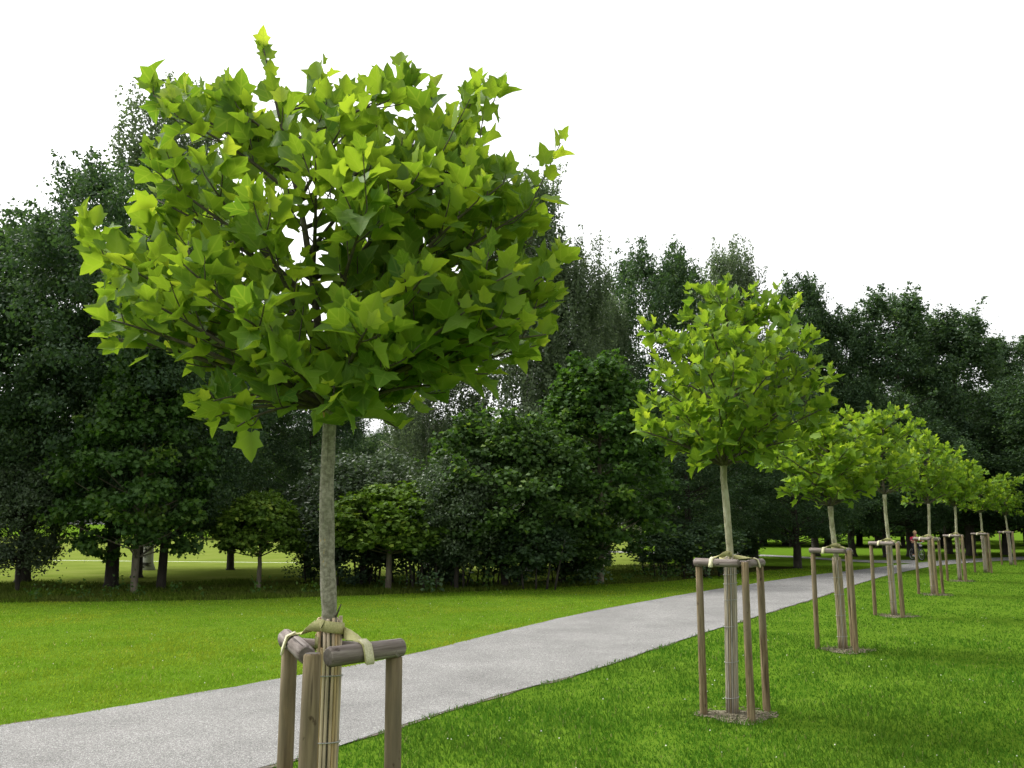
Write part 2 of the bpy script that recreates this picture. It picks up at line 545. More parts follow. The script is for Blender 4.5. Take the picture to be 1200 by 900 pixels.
def plane_tree(seed, trunk, rtrunk, leader, tips, leaf=0.135, step=0.034, shoot=(0.10, 0.25), lat=0.085, seg=8, spire=0.12):
    """trunk, leader: lists of local points; tips: ends of the limbs. Returns trunk, branch and crown meshes."""
    rng = random.Random(seed)
    tb, bb = MB(), MB()
    n = len(trunk)
    fork = trunk[-1]
    # trunk with slight swellings
    pts, rad = [], []
    for i in range(4 * (n - 1) + 1):
        s = i / (4 * (n - 1))
        pts.append(along(trunk, s))
        rad.append(rtrunk[0] + (rtrunk[1] - rtrunk[0]) * s)
    rad = [r * (1 + rng.uniform(-0.05, 0.05)) for r in rad]
    rad[-1] *= 1.25
    rad[-2] *= 1.12
    tb.tube(pts, rad, 14, jitter=0.03, rng=rng)
    lead = [along(leader, i / 14) for i in range(15)]
    r1 = rtrunk[1] * 0.72
    bb.tube(lead, [r1 * (1 - i / 14) ** 0.8 + 0.003 for i in range(15)], seg)
    shoots = [(lead[9:], 1.0)]
    z0, z1 = lead[0].z, lead[-1].z
    for T in tips:
        T = Vector(T)
        cands = []
        for i, q in enumerate(lead[:13]):
            h = math.hypot(T.x - q.x, T.y - q.y)
            cands.append((abs((T.z - q.z) - 0.62 * h) + rng.uniform(0, 0.05), i))
        i0 = min(cands)[1]
        p0 = lead[i0].copy()
        h = (T - p0)
        p1 = p0 + Vector((h.x * 0.55, h.y * 0.55, h.z * 0.36)) + Vector((rng.uniform(-1, 1), rng.uniform(-1, 1), rng.uniform(-0.6, 0.4))) * 0.08 * h.length
        p1.z += 0.16 * math.hypot(h.x, h.y)
        c = bez(p0, p1, T, 10)
        ln = sum((c[i + 1] - c[i]).length for i in range(10))
        ra = min(0.0045 + 0.0085 * ln, r1 * (1 - i0 / 16) * 0.85)
        bb.tube(c, [ra * (1 - i / 10) + 0.0028 for i in range(11)], 6)
        ex = [c[7], c[8], c[9], T]
        if T.z > z0 + 0.35 * (z1 - z0):     # leading shoots stand upright out of the crown's top
            o_ = Vector((h.x, h.y, 0)).normalized() * 0.35 + Vector((rng.uniform(-.25, .25), rng.uniform(-.25, .25), 1))
            e1 = T + o_ * spire * (rng.uniform(1.0, 1.9) if rng.random() < 0.33 else rng.uniform(0.15, 0.6))
            bb.tube([T, T.lerp(e1, 0.5), e1], [0.0028, 0.0024, 0.002], 5, cap=False)
            ex += [T.lerp(e1, 0.5), e1]
        shoots.append((ex, 1.0))
        m = int(ln * 0.80 / lat)
        for k in range(m):
            s = 0.22 + 0.72 * (k + rng.random() * 0.6) / max(1, m)
            p = along(c, s)
            tg = (along(c, min(1, s + 0.05)) - along(c, s - 0.05)).normalized()
            side = tg.cross(Vector((0, 0, 1)))
            if side.length < 0.1:
                side = Vector((1, 0, 0))
            side.normalize()
            upn = side.cross(tg)
            ang = (k * 2.4) + rng.uniform(-0.5, 0.5)
            rad_ = side * math.cos(ang) + upn * math.sin(ang)
            dr = (tg * 0.75 + rad_ * 0.75 + Vector((0, 0, 0.42))).normalized()
            L = rng.uniform(*shoot) * (1.12 - 0.45 * s)
            e = p + dr * L + Vector((0, 0, 0.03))
            sc = bez(p, p + dr * L * 0.5 - Vector((0, 0, 0.012)), e, 4)
            bb.tube(sc, [0.0034, 0.003, 0.0028, 0.0026, 0.002], 4, cap=False)
            shoots.append((sc, 0.8))
    pos, dr_, nr_, sz_, tint, fold, curl, pet = [], [], [], [], [], [], [], []
    for c, wgt in shoots:
        ln = sum((c[i + 1] - c[i]).length for i in range(len(c) - 1))
        m = max(3, int(ln / step))
        a0 = rng.uniform(0, 6.28)
        for k in range(m + 1):
            s = k / m
            if s < 0.12:
                continue
            p = along(c, s)
            tg = (along(c, min(1, s + 0.1)) - along(c, max(0, s - 0.1))).normalized()
            ref = Vector((0, 0, 1)) if abs(tg.z) < 0.9 else Vector((1, 0, 0))
            u = tg.cross(ref).normalized()
            w = u.cross(tg)
            a = a0 + k * math.pi + rng.uniform(-0.7, 0.7)
            out = u * math.cos(a) + w * math.sin(a)
            young = max(0.0, (s - 0.62) / 0.38) * wgt
            pd = (tg * (0.5 + 0.7 * young) + out * (1.0 - 0.45 * young) + Vector((0, 0, 0.28))).normalized()
            pl = rng.uniform(0.025, 0.055) * (1 - 0.5 * young)
            b = p + pd * pl
            droop = rng.uniform(-0.5, 0.9) + 0.75 * young
            ld = (pd * 0.9 + Vector((0, 0, droop)) + Vector((rng.gauss(0, .3), rng.gauss(0, .3), rng.gauss(0, .2)))).normalized()
            nn = Vector((rng.gauss(0, .6), rng.gauss(0, .6), 0.9)) - out * rng.uniform(-0.1, 0.5) * (1 + young)
            s_ = leaf * rng.uniform(0.72, 1.15) * (1 - 0.42 * young)
            pos.append(b)
            pet.append((p, b))
            dr_.append(ld)
            nr_.append(nn)
            sz_.append(s_)
            tint.append(min(1.0, max(0, rng.gauss(0.40, 0.17) + 0.36 * young)))
            fold.append(rng.uniform(0.15, 0.75))
            curl.append(rng.uniform(-0.12, 0.35))
    A = lambda q: np.array([tuple(x) for x in q], dtype=float)
    v, cnt, lp = leaves_np(A(pos), A(dr_), A(nr_), np.array(sz_), PLANE_V, PLANE_F, np.array(fold), np.array(curl), np.array([rng.uniform(0.74, 1.02) for _ in pos]))
    k = len(PLANE_V)
    tn = np.repeat(np.array(tint), k)
    uv = np.tile(PLANE_V, (len(pos), 1))
    # petioles
    pv, pc, pl_ = [], [], []
    base = len(v)
    for (a, b) in pet:
        q = len(pv) + base
        ax = Vector((0.0013, 0.0, 0.0013))
        ay = Vector((0.0, 0.0013, -0.0013))
        pv += [tuple(a - ax), tuple(a + ay), tuple(a + ax), tuple(b - ax), tuple(b + ay), tuple(b + ax)]
        for f in ((0, 1, 4, 3), (1, 2, 5, 4), (2, 0, 3, 5)):
            pc.append(4)
            pl_ += [q + i for i in f]
    v = np.vstack([v, np.array(pv)])
    tn = np.concatenate([tn, np.full(len(pv), 0.8)])
    uv = np.vstack([uv, np.tile([[0.3, 0.2]], (len(pv), 1))])
    cm = mesh_np("crown", v, np.concatenate([cnt, pc]), np.concatenate([lp, pl_]), tn, uv)
    return tb.mesh("trunk"), bb.mesh("branches"), cm


def reed_wrap(seed, trunk, rtrunk, top, zwires):
    """reed mat tied round the foot of the trunk: rods side by side, and wire ties"""
    rng = random.Random(seed)
    mb = MB()
    n = 18
    H = trunk[-1].z

    def axis(z):
        for i in range(len(trunk) - 1):
            if z <= trunk[i + 1].z:
                return trunk[i].lerp(trunk[i + 1], max(0, (z - trunk[i].z) / (trunk[i + 1].z - trunk[i].z)))
        return trunk[-1]
    rr = rtrunk + 0.006
    for k in range(n):
        a = 2 * math.pi * k / n + rng.uniform(-0.06, 0.06)
        r = rng.uniform(0.0058, 0.0085)
        tp = top + rng.uniform(-0.03, 0.0)
        if rng.random() < 0.2:
            tp -= rng.uniform(0.02, 0.10)
        lean = rng.uniform(-0.10, 0.10)
        pts, rad = [], []
        for i in range(9):
            z = 0.005 + (tp - 0.005) * i / 8
            c = axis(z)
            q = a + lean * (i / 8 - 0.5)
            ro = rr + r * 0.8 + rng.uniform(-0.0015, 0.002)
            pts.append((c.x + math.cos(q) * ro, c.y + math.sin(q) * ro, z))
            rad.append(r * (1.06 if i in (2, 5) else 1))
        mb.tube(pts, rad, 7, tint=rng.random())
    wires = []
    for z in zwires:
        c = axis(z)
        w = MB()
        pts = []
        for i in range(21):
            q = 2 * math.pi * i / 20
            ro = rr + 0.0185
            pts.append((c.x + math.cos(q) * ro, c.y + math.sin(q) * ro, z + 0.006 * math.sin(q + seed)))
        w.tube(pts, [0.0026] * 21, 5)
        wires.append(w)
    return mb, wires


def log(name, p0, p1, r0, r1, mat, parent, seed, seg=14, half=False):
    """a round timber as one mesh: grain along its own z, chamfered sawn ends"""
    rng = random.Random(seed)
    p0, p1 = Vector(p0), Vector(p1)
    L = (p1 - p0).length
    mb = MB()
    ch = min(r0, r1) * 0.22
    zs = [0, ch] + [ch + (L - 2 * ch) * i / 7 for i in range(1, 7)] + [L - ch, L]
    rs = []
    for i, z in enumerate(zs):
        r = r0 + (r1 - r0) * z / L
        if i in (0, len(zs) - 1):
            r *= 0.80
        rs.append(r)
    ov = [1 + rng.uniform(-0.05, 0.05) for _ in range(seg)]
    bend = rng.uniform(-0.006, 0.006)
    vs, fs = [], []
    for i, z in enumerate(zs):
        bx = bend * math.sin(math.pi * z / L)
        for k in range(seg):
            a = 2 * math.pi * k / seg
            r = rs[i] * ov[k] * (1 + rng.uniform(-0.012, 0.012))
            vs.append((math.cos(a) * r + bx, math.sin(a) * r, z))
    for i in range(len(zs) - 1):
        for k in range(seg):
            k2 = (k + 1) % seg
            fs.append((i * seg + k, i * seg + k2, (i + 1) * seg + k2, (i + 1) * seg + k))
    fs.append(tuple(reversed(range(seg))))
    fs.append(tuple(range((len(zs) - 1) * seg, len(zs) * seg)))
    mb.add(vs, fs)
    me = mb.mesh(name)
    me.materials.append(mat)
    me.materials.append(M["end_grain"])
    for i, p in enumerate(me.polygons):
        p.use_smooth = i < len(fs) - 2
        if i >= len(fs) - 2:
            p.material_index = 1
    o = link(name, me, None, parent)
    o.location = p0
    o.rotation_mode = "QUATERNION"
    o.rotation_quaternion = (p1 - p0).to_track_quat("Z", "Y")
    return o


def stake_frame(base, corners, zr, trunk_c, label, seed, group, r=0.0315, rr=0.036, straps=True):
    """three posts in a triangle, three rails on top of them and webbing straps round the trunk.
    corners: local (x, y) of A (front), C (right), B (left/back)"""
    rng = random.Random(seed)
    root = empty("tree_stake_frame", base)
    tag(root, label, "tree stakes", group)
    cen = Vector((sum(c[0] for c in corners) / 3, sum(c[1] for c in corners) / 3))
    for i, (x, y) in enumerate(corners):
        sp = 1.01 + rng.uniform(0, 0.04)
        bx, by = cen.x + (x - cen.x) * sp, cen.y + (y - cen.y) * sp
        log("post", (bx, by, -0.15), (x, y, zr - rr * 0.9 if i else zr + rr * 0.55), r * 1.08, r * rng.uniform(0.93, 1.03), M["post_wood"], root, seed * 7 + i)
    rails = []
    for i, (a, b) in enumerate(((0, 1), (1, 2), (2, 0))):
        pa, pb = Vector((*corners[a], 0)), Vector((*corners[b], 0))
        d = (pb - pa).normalized()
        o_ = Vector((d.y, -d.x, 0))
        mid_ = (pa + pb) / 2 - Vector((cen.x, cen.y, 0))
        if o_.dot(mid_) < 0:
            o_ = -o_
        dz = (0.0, 0.012, 0.006)[i]
        off = o_ * 0.012
        sa = pa + off + d * (0.058 if a == 0 else -0.035) + Vector((0, 0, zr + dz))
        sb = pb + off + d * (-0.052 if b == 0 else 0.03) + Vector((0, 0, zr + dz))
        if i == 1:                       # the rear rail is a flat batten a little lower
            sa.z -= 0.02
            sb.z -= 0.02
            sa -= o_ * 0.03
            sb -= o_ * 0.03
        q = log("rail", sa, sb, rr * (0.66 if i == 1 else 1.0), rr * (0.6 if i == 1 else 0.95), M["rail_wood"], root, seed * 11 + i)
        rails.append((sa, sb, o_))
    if straps:
        tc = Vector(trunk_c)
        for side in (0, 2):
            sa, sb, o_ = rails[side]
            f = 0.45 if side == 0 else 0.42
            m = sa.lerp(sb, f)
            d = (sb - sa).normalized()
            top = m + Vector((0, 0, rr + 0.004))
            tail = m + o_ * (rr + 0.005) + Vector((0, 0, -0.012))
            tail2 = m + o_ * (rr + 0.010) + Vector((0, 0, -0.035))
            to = Vector((top.x - tc.x, top.y - tc.y, 0)).normalized()
            a0 = math.atan2(to.y, to.x)
            pts = [tail2, tail, m + o_ * (rr * 0.72) + Vector((0, 0, rr * 0.74 + 0.003)), top, top - o_ * 0.035 + Vector((0, 0, 0.004))]
            wd = [d] * 5
            r_ = 0.0565
            zt = zr + (0.085 if side else 0.05)
            sgn = 1
            for k in range(13):
                a = a0 + sgn * (0.85 + k * (2 * math.pi - 2.2) / 12)
                pts.append(Vector((tc.x + math.cos(a) * r_, tc.y + math.sin(a) * r_, zt - 0.035 * k / 12)))
                wd.append(Vector((0, 0, 1)))
            # smooth the path and the width directions
            sp_, sw_ = [], []
            for i in range(len(pts) - 1):
                for q in range(3):
                    t = q / 3
                    p_1, p0_, p1_, p2_ = pts[max(0, i - 1)], pts[i], pts[i + 1], pts[min(len(pts) - 1, i + 2)]
                    sp_.append(0.5 * ((2 * p0_) + (p1_ - p_1) * t + (2 * p_1 - 5 * p0_ + 4 * p1_ - p2_) * t * t + (3 * p0_ - p_1 - 3 * p1_ + p2_) * t ** 3))
                    w0, w1 = Vector(wd[i]), Vector(wd[i + 1])
                    sw_.append(w0.lerp(w1, t).normalized())
            rb = MB()
            rb.ribbon(sp_, sw_, 0.044, 0.0022)
            st = rb.build("strap", M["strap"], root, smooth=False)
            tb = MB()
            w = d
            tb.ribbon([tail2 + o_ * 0.003 + Vector((0, 0, -0.004)), tail + o_ * 0.004, m + o_ * (rr * 0.74 + 0.004) + Vector((0, 0, rr * 0.76 + 0.006)), top + Vector((0, 0, 0.009)) - o_ * 0.004], [w] * 4, 0.036, 0.0025)
            tb.build("strap_end", M["strap_pale"], st, smooth=False)
    return root


def build_plane(base, meshes, wrapspec, trunk, rtr, label, bark, seed):
    root = empty("plane_tree", base)
    tag(root, label, "tree", "young plane trees staked along the path")
    link("trunk", meshes[0], bark, root, smooth=True)
    link("branches", meshes[1], M["twig"], root, smooth=True)
    link("crown", meshes[2], M["plane_leaf"], root)
    top, zw = wrapspec
    wb, wires = reed_wrap(seed, trunk, rtr, top, zw)
    w = wb.build("reed_wrap", M["reed" if seed == 3 else "reed_grey"], root)
    for q in wires:
        q.build("binding_wire", M["wire"], w)
    return root


# --- first tree, close to the camera
T1Y = 3.55
c1 = P(384, 757, T1Y)
b1 = Vector((P(383, 900, T1Y).x - 0.01, T1Y, 0))
L1 = lambda px, py, dy=0.0: P(px, py, T1Y + dy) - b1
tr1 = [Vector((0, 0, 0)), Vector((0.0, 0, 0.7)), L1(386, 757), L1(386, 715), L1(383, 640), L1(383, 570), L1(386, 500), L1(387, 478)]
ld1 = [L1(387, 482), L1(377, 420, .01), L1(368, 340, -.02), L1(355, 255, 0), L1(334, 165, .02), L1(309, 58, 0)]
tips1 = [(180, 112, .1), (205, 135, -.25), (240, 140, .3), (278, 125, -.1), (365, 125, .2), (400, 150, -.3), (440, 118, 0), (480, 112, .2), (515, 185, -.2), (577, 122, .1),
         (545, 200, -.2), (598, 235, .0), (625, 278, .15), (636, 322, -.2), (634, 368, .15), (592, 392, -.3), (572, 438, .1), (520, 452, -.2), (482, 474, .25), (432, 478, -.35), (250, 470, -.2), (300, 466, .3), (235, 478, .15),
         (132, 396, .15), (118, 372, -.1), (118, 318, .2), (122, 300, -.15), (178, 270, .3), (182, 200, -.1), (168, 350, -.35), (205, 410, .35),
         (300, 250, -.6), (430, 245, -.62), (500, 320, -.6), (430, 385, -.72), (280, 370, -.68), (215, 310, -.5), (545, 365, -.5), (370, 190, -.5), (490, 205, -.45), (240, 492, .05), (278, 500, -.3), (418, 500, -.3), (465, 502, .1), (330, 478, .2), (560, 180, -.1), (590, 215, -.25), (612, 250, .3), (548, 160, .25), (620, 245, -.1), (560, 235, -.4), (582, 262, .35), (440, 190, -.3), (400, 205, 0), (350, 170, .1), (290, 180, .1), (525, 245, .1), (610, 345, .35), (150, 340, .3), (185, 235, .2),
         (648, 352, 0), (640, 392, -.1), (646, 312, .2), (628, 405, .3), (612, 372, -.45), (600, 320, -.5),
         (330, 425, -.6), (465, 425, -.55), (240, 205, -.45), (390, 455, -.5),
         (300, 200, .55), (420, 165, .5), (510, 215, .55), (230, 270, .6), (560, 290, .55), (460, 300, .7), (205, 345, .5), (540, 395, .5), (310, 400, .65), (470, 410, .6), (270, 160, .3), (330, 150, -.2)]
m1 = plane_tree(11, tr1, (0.034, 0.0275), ld1, [L1(*t) for t in tips1], leaf=0.124, lat=0.105, step=0.034, spire=0.15)
t1 = build_plane(b1, m1, (L1(0, 721).z, (0.2, 0.55, 0.80, 1.05)), tr1, 0.033, "nearest young plane tree with broad leafy crown, rising in front of the path", M["bark_grey"], 3)
st = MB()
q = L1(392, 724)
st.tube([q, q + Vector((0.012, -0.02, 0.012)), q + Vector((0.03, -0.03, 0.055))], [0.005, 0.004, 0.0025], 6)
st.build("twig_stub", M["twig"], [c for c in t1.children if c.name.startswith("trunk")][0])
zr1 = 1.165
fc = [G(366, 772, zr1), G(462, 759, zr1), G(340, 750, zr1)]
stake_frame(b1, [(p.x - b1.x, p.y - b1.y) for p in fc], zr1, (tr1[2].x, tr1[2].y, 0), "nearest wooden tree stake frame with webbing strap, cropped by the photo's lower edge", 5, "three-post stake frames around the plane trees")

# --- second tree
b2 = G(858, 838)
Y2 = b2.y
L2 = lambda px, py, dy=0.0: P(px, py, Y2 + dy) - b2
tr2 = [Vector((0, 0, 0)), L2(857, 760), L2(856, 690), L2(855, 640), L2(851, 590), L2(848, 560), L2(848, 543)]
ld2 = [L2(848, 546), L2(849, 500), L2(850, 450), L2(853, 400), L2(852, 345)]
tips2 = [(820, 345, .1), (840, 345, -.2), (875, 345, .1), (900, 360, -.1), (930, 362, .1), (925, 385, -.3), (760, 395, .1), (785, 402, -.2), (805, 375, .25), (950, 400, .2), (955, 430, -.1), (970, 450, .15), (975, 475, -.2), (965, 500, .2), (940, 515, -.3), (905, 535, .2), (880, 545, -.3),
         (745, 488, .1), (750, 505, -.1), (770, 512, .25), (770, 450, -.2), (775, 435, .3), (790, 525, .1), (815, 545, -.3), (830, 540, .3), (770, 475, .4),
         (820, 420, -.7), (870, 400, -.6), (900, 440, -.75), (840, 470, -.8), (880, 490, -.8), (800, 480, -.7), (930, 470, -.6), (860, 440, -.8), (830, 380, -.45), (910, 410, -.5), (840, 520, -.6), (890, 525, -.5),
         (820, 400, .6), (870, 380, .5), (900, 420, .7), (840, 450, .8), (880, 480, .8), (800, 460, .7), (930, 460, .6), (850, 420, .8), (820, 510, .7), (910, 510, .6), (860, 500, .8), (890, 380, .3)]
m2 = plane_tree(23, tr2, (0.036, 0.028), ld2, [L2(*t) for t in tips2], leaf=0.13, lat=0.095)
build_plane(b2, m2, (L2(0, 652).z, (0.15, 0.45, 0.75, 0.98, 1.12, 1.2)), tr2, 0.036, "second nearest young plane tree, peeling pale bark above its reed wrap", M["bark_flaky"], 8)
zr2 = 1.30
G2 = lambda px, py: (G(px, py, zr2).x - b2.x, G(px, py, zr2).y - b2.y)
dy2 = lambda px, dy: ((px - 600) / F * (Y2 + dy) / CT * 0.985 - b2.x, dy)
stake_frame(b2, [dy2(868, -0.30), dy2(885, 0.10), dy2(815, -0.02)], zr2, (0, 0, 0), "second nearest stake frame beside the path, its front post leaning in front of the reeds", 9, "three-post stake frames around the plane trees")


# --- the rest of the row: three crowns, copied round the row
def generic(seed, H, zf, rad, n=46, tilt=0.0):
    rng = random.Random(seed)
    tr = [Vector((0, 0, 0)), Vector((0.0, 0.01, 0.8)), Vector((-0.015, 0, 1.35)), Vector((-0.04, 0.01, zf * 0.85)), Vector((-0.05, 0, zf))]
    ld = [Vector((-0.05, 0, zf)), Vector((-0.02, 0.03, zf + (H - zf) * .35)), Vector((-0.03 + tilt * .6, 0, zf + (H - zf) * .7)), Vector((0.02 + tilt, 0, H - 0.12))]
    tips = []
    for k in range(n):
        t = (k + 0.5) / n
        z = zf + (H - zf) * (0.02 + 0.92 * t ** 0.9)
        r = rad * (0.55 + 0.6 * t if t < 0.35 else (0.86 - 0.02) * math.sqrt(max(0.03, 1 - ((t - 0.3) / 0.74) ** 2)) + 0.06)
        a = k * 2.39996 + rng.uniform(-0.3, 0.3)
        r *= rng.choice([0.45, 0.72, 0.9, 1.05, 1.2])
        tips.append(Vector((math.cos(a) * r, math.sin(a) * r, z + rng.uniform(-0.08, 0.08))))
    return tr, plane_tree(seed, tr, (0.036, 0.028), ld, tips, leaf=0.135, lat=0.105, shoot=(0.10, 0.24))


tA, mA = generic(31, 3.45, 2.1, 0.86)
tB, mB = generic(57, 3.75, 2.15, 0.84, 40, 0.16)
tC, mC = generic(83, 3.6, 2.0, 0.92, 40, -0.2)
rest = [  # base pixel, top pixel row, variant, frame half width, frame turn, label of the tree, label of the stakes
    (988, 762, 478, 0, -26, "third plane tree of the row with low wide crown, lower than the trees beside it", "third stake frame of the row, single rail facing the path with strap on it"),
    (1048, 722, 468, 1, -30, "fourth plane tree of the row, pointed crown standing over the third one", "fourth stake frame of the row, two posts close together at its right"),
    (1094, 697, 500, 2, -42, "fifth plane tree of the row, beside the cyclist", "fifth stake frame of the row, rail crossing in front of the cyclist"),
    (1125, 681, 532, 0, -26, "sixth plane tree of the row, just right of the cyclist's one", "sixth stake frame of the row, next behind the one before the cyclist"),
    (1155, 671, 545, 1, -20, "seventh plane tree, last but one along the row", "seventh stake frame of the row, last but one"),
    (1185, 662, 553, 2, -26, "eighth and farthest plane tree at the end of the row", "eighth and farthest stake frame at the end of the row"),
]
protos = [None, None, None]
for i, (px, py, top, var, turn, lab, lab2) in enumerate(rest):
    b = G(px, py)
    Htop = P(px, top, b.y).z
    H0 = (3.6, 3.9, 3.75)[var]
    s = Htop / H0
    if protos[var] is None:
        o = build_plane(b, (mA, mB, mC)[var], ((1.36, (0.2, 0.5, 0.8, 1.05)), (1.33, (0.25, 0.6, 0.9, 1.1)), (1.30, (0.2, 0.45, 0.85, 1.1)))[var], (tA, tB, tC)[var], 0.036, lab, M["bark_flaky"], 40 + var)
        protos[var] = o
    else:
        o = copy_tree(protos[var])
        o["label"] = lab
    o.location = b
    o.rotation_euler = (0, 0, R((0, 40, 130, 215, 250, 305)[i]))
    o.scale = ((1.10, 0.98, 1.02, 1.06, 1.08, 1.1)[i],) * 2 + (s,)
    turn -= math.degrees(math.atan2(b.x, b.y))
    ca, sa = math.cos(R(turn)), math.sin(R(turn))
    cs = []
    for (x, y) in ((0.25, -0.17), (0.0, 0.29), (-0.27, -0.15)):
        cs.append((x * ca - y * sa, x * sa + y * ca))
    stake_frame(b, cs, 1.28, (-0.014, 0, 0), lab2, 60 + i, "three-post stake frames around the plane trees")
    if i >= 4:
        pass


# ------------------------------------------------------------------ the wood behind
def crown_pts(rng, n, H, Rm, zb, prof, lobes=7, amp=0.22, inner=0.35):
    t = rng.random(n) ** 0.85
    a = rng.random(n) * 2 * np.pi
    lob_a = rng.random(lobes) * 2 * np.pi
    lob_t = rng.random(lobes)
    lob_s = rng.uniform(-1, 1, lobes)
    w = np.zeros(n)
    for k in range(lobes):
        da = np.angle(np.exp(1j * (a - lob_a[k])))
        w += lob_s[k] * np.exp(-(da / 0.55) ** 2 - ((t - lob_t[k]) / 0.18) ** 2)
    u = inner + (1 - inner) * rng.random(n) ** 0.55
    r = Rm * prof(t) * u * (1 + amp * w)
    z = zb + (H - zb) * t + rng.normal(0, 0.02 * H, n)
    return np.stack([np.cos(a) * r, np.sin(a) * r, z], 1), t


def round_prof(t):
    return np.sqrt(np.clip(1 - ((t - 0.38) / 0.66) ** 2, 0.02, 1)) * np.where(t < 0.38, 0.72 + 0.28 * t / 0.38, 1)


def cone_prof(t):
    return np.clip(np.where(t < 0.25, 0.7 + 1.2 * t, 1.0 - np.clip(t - 0.25, 0, 1) ** 1.6 * 1.2), 0.15, 1)


def globe_prof(t):
    return np.sqrt(np.clip(1 - ((t - 0.22) / 0.80) ** 2, 0.02, 1))


def leafy(rng, cen, nper, cr, leaf, flat=0.65, tv=LEAF_V, tf=LEAF_F, up=0.8, spires=0):
    n = len(cen)
    k = rng.poisson(nper, n)
    rad = cr * rng.uniform(0.6, 1.35, n)
    if spires:                      # leading shoots that stand out of the crown's outline
        o_ = np.argsort(-(np.hypot(cen[:, 0], cen[:, 1]) / np.ptp(cen[:, 0]) * 1.2 + cen[:, 2] / np.ptp(cen[:, 2])))[:spires]
        q = cen[o_]
        dv = unit(q * np.array([1, 1, 0])) * 0.35 + np.array([0, 0, 1.0]) + rng.normal(0, 0.15, q.shape)
        ex, er, ek = [], [], []
        for j, f_ in enumerate((0.55, 0.95, 1.3, 1.6)):
            ex.append(q + dv * cr * f_ * rng.uniform(0.7, 1.3, (len(q), 1)))
            er.append(np.full(len(q), cr * (0.55 - 0.1 * j)))
            ek.append(rng.poisson(nper * (0.22 - 0.045 * j), len(q)))
        cen, rad, k = np.vstack([cen] + ex), np.concatenate([rad] + er), np.concatenate([k] + ek)
        n = len(cen)
    idx = np.repeat(np.arange(n), k)
    N = len(idx)
    g = rng.normal(0, 1, (N, 3)) * np.array([1, 1, flat])
    pos = cen[idx] + g * (rad[idx] * 0.55)[:, None]
    d = rng.normal(0, 1, (N, 3)) + np.array([0, 0, -0.25])
    out = g.copy()
    nr = rng.normal(0, 0.8, (N, 3)) + np.array([0, 0, up]) + 0.4 * out
    sz = leaf * rng.uniform(0.65, 1.3, N)
    ctint = rng.normal(0.42, 0.16, n)
    tint = np.clip(ctint[idx] + rng.normal(0, 0.17, N), 0, 1)
    v, c, l = leaves_np(pos, d, nr, sz, tv, tf, rng.uniform(0, 0.4, N), 0.1)
    return mesh_np("crown", v, c, l, np.repeat(tint, len(tv)))


def wood_trunk(seed, H, r, cen, nb, zb, split=0.8, stems=None, seg=10):
    rng = random.Random(seed)
    mb = MB()
    top = H * split
    pts, rad = [], []
    x = y = 0.0
    for i in range(13):
        s = i / 12
        if i:
            x += rng.uniform(-1, 1) * 0.012 * H * 0.4
            y += rng.uniform(-1, 1) * 0.012 * H * 0.4
        pts.append(Vector((x, y, top * s - (0.1 if i == 0 else 0))))
        rad.append(r * ((1 - s) ** 0.75) + 0.02)
    rad[0] *= 1.5
    pts.insert(1, pts[0].lerp(pts[1], 0.25))
    rad.insert(1, r * 1.12)
    mb.tube(pts, rad, seg, jitter=0.05, rng=rng)
    order = list(range(len(cen)))
    rng.shuffle(order)
    for j in order[:nb]:
        T = Vector(cen[j])
        h = math.hypot(T.x, T.y)
        z0 = min(top * 0.95, max(zb * 0.8, T.z - h * rng.uniform(0.35, 0.8)))
        p0 = along(pts, 0.08 + 0.92 * z0 / top)
        c = bez(p0, p0 + (T - p0) * 0.5 + Vector((0, 0, -0.06 * h + rng.uniform(-.1, .1) * h)), T, 6)
        r0 = max(0.012, r * 0.30 * (1 - 0.75 * z0 / top))
        mb.tube(c, [r0 * (1 - i / 6.5) + 0.006 for i in range(7)], 5, cap=False)
    return mb.mesh("trunk")


PROTO = {}


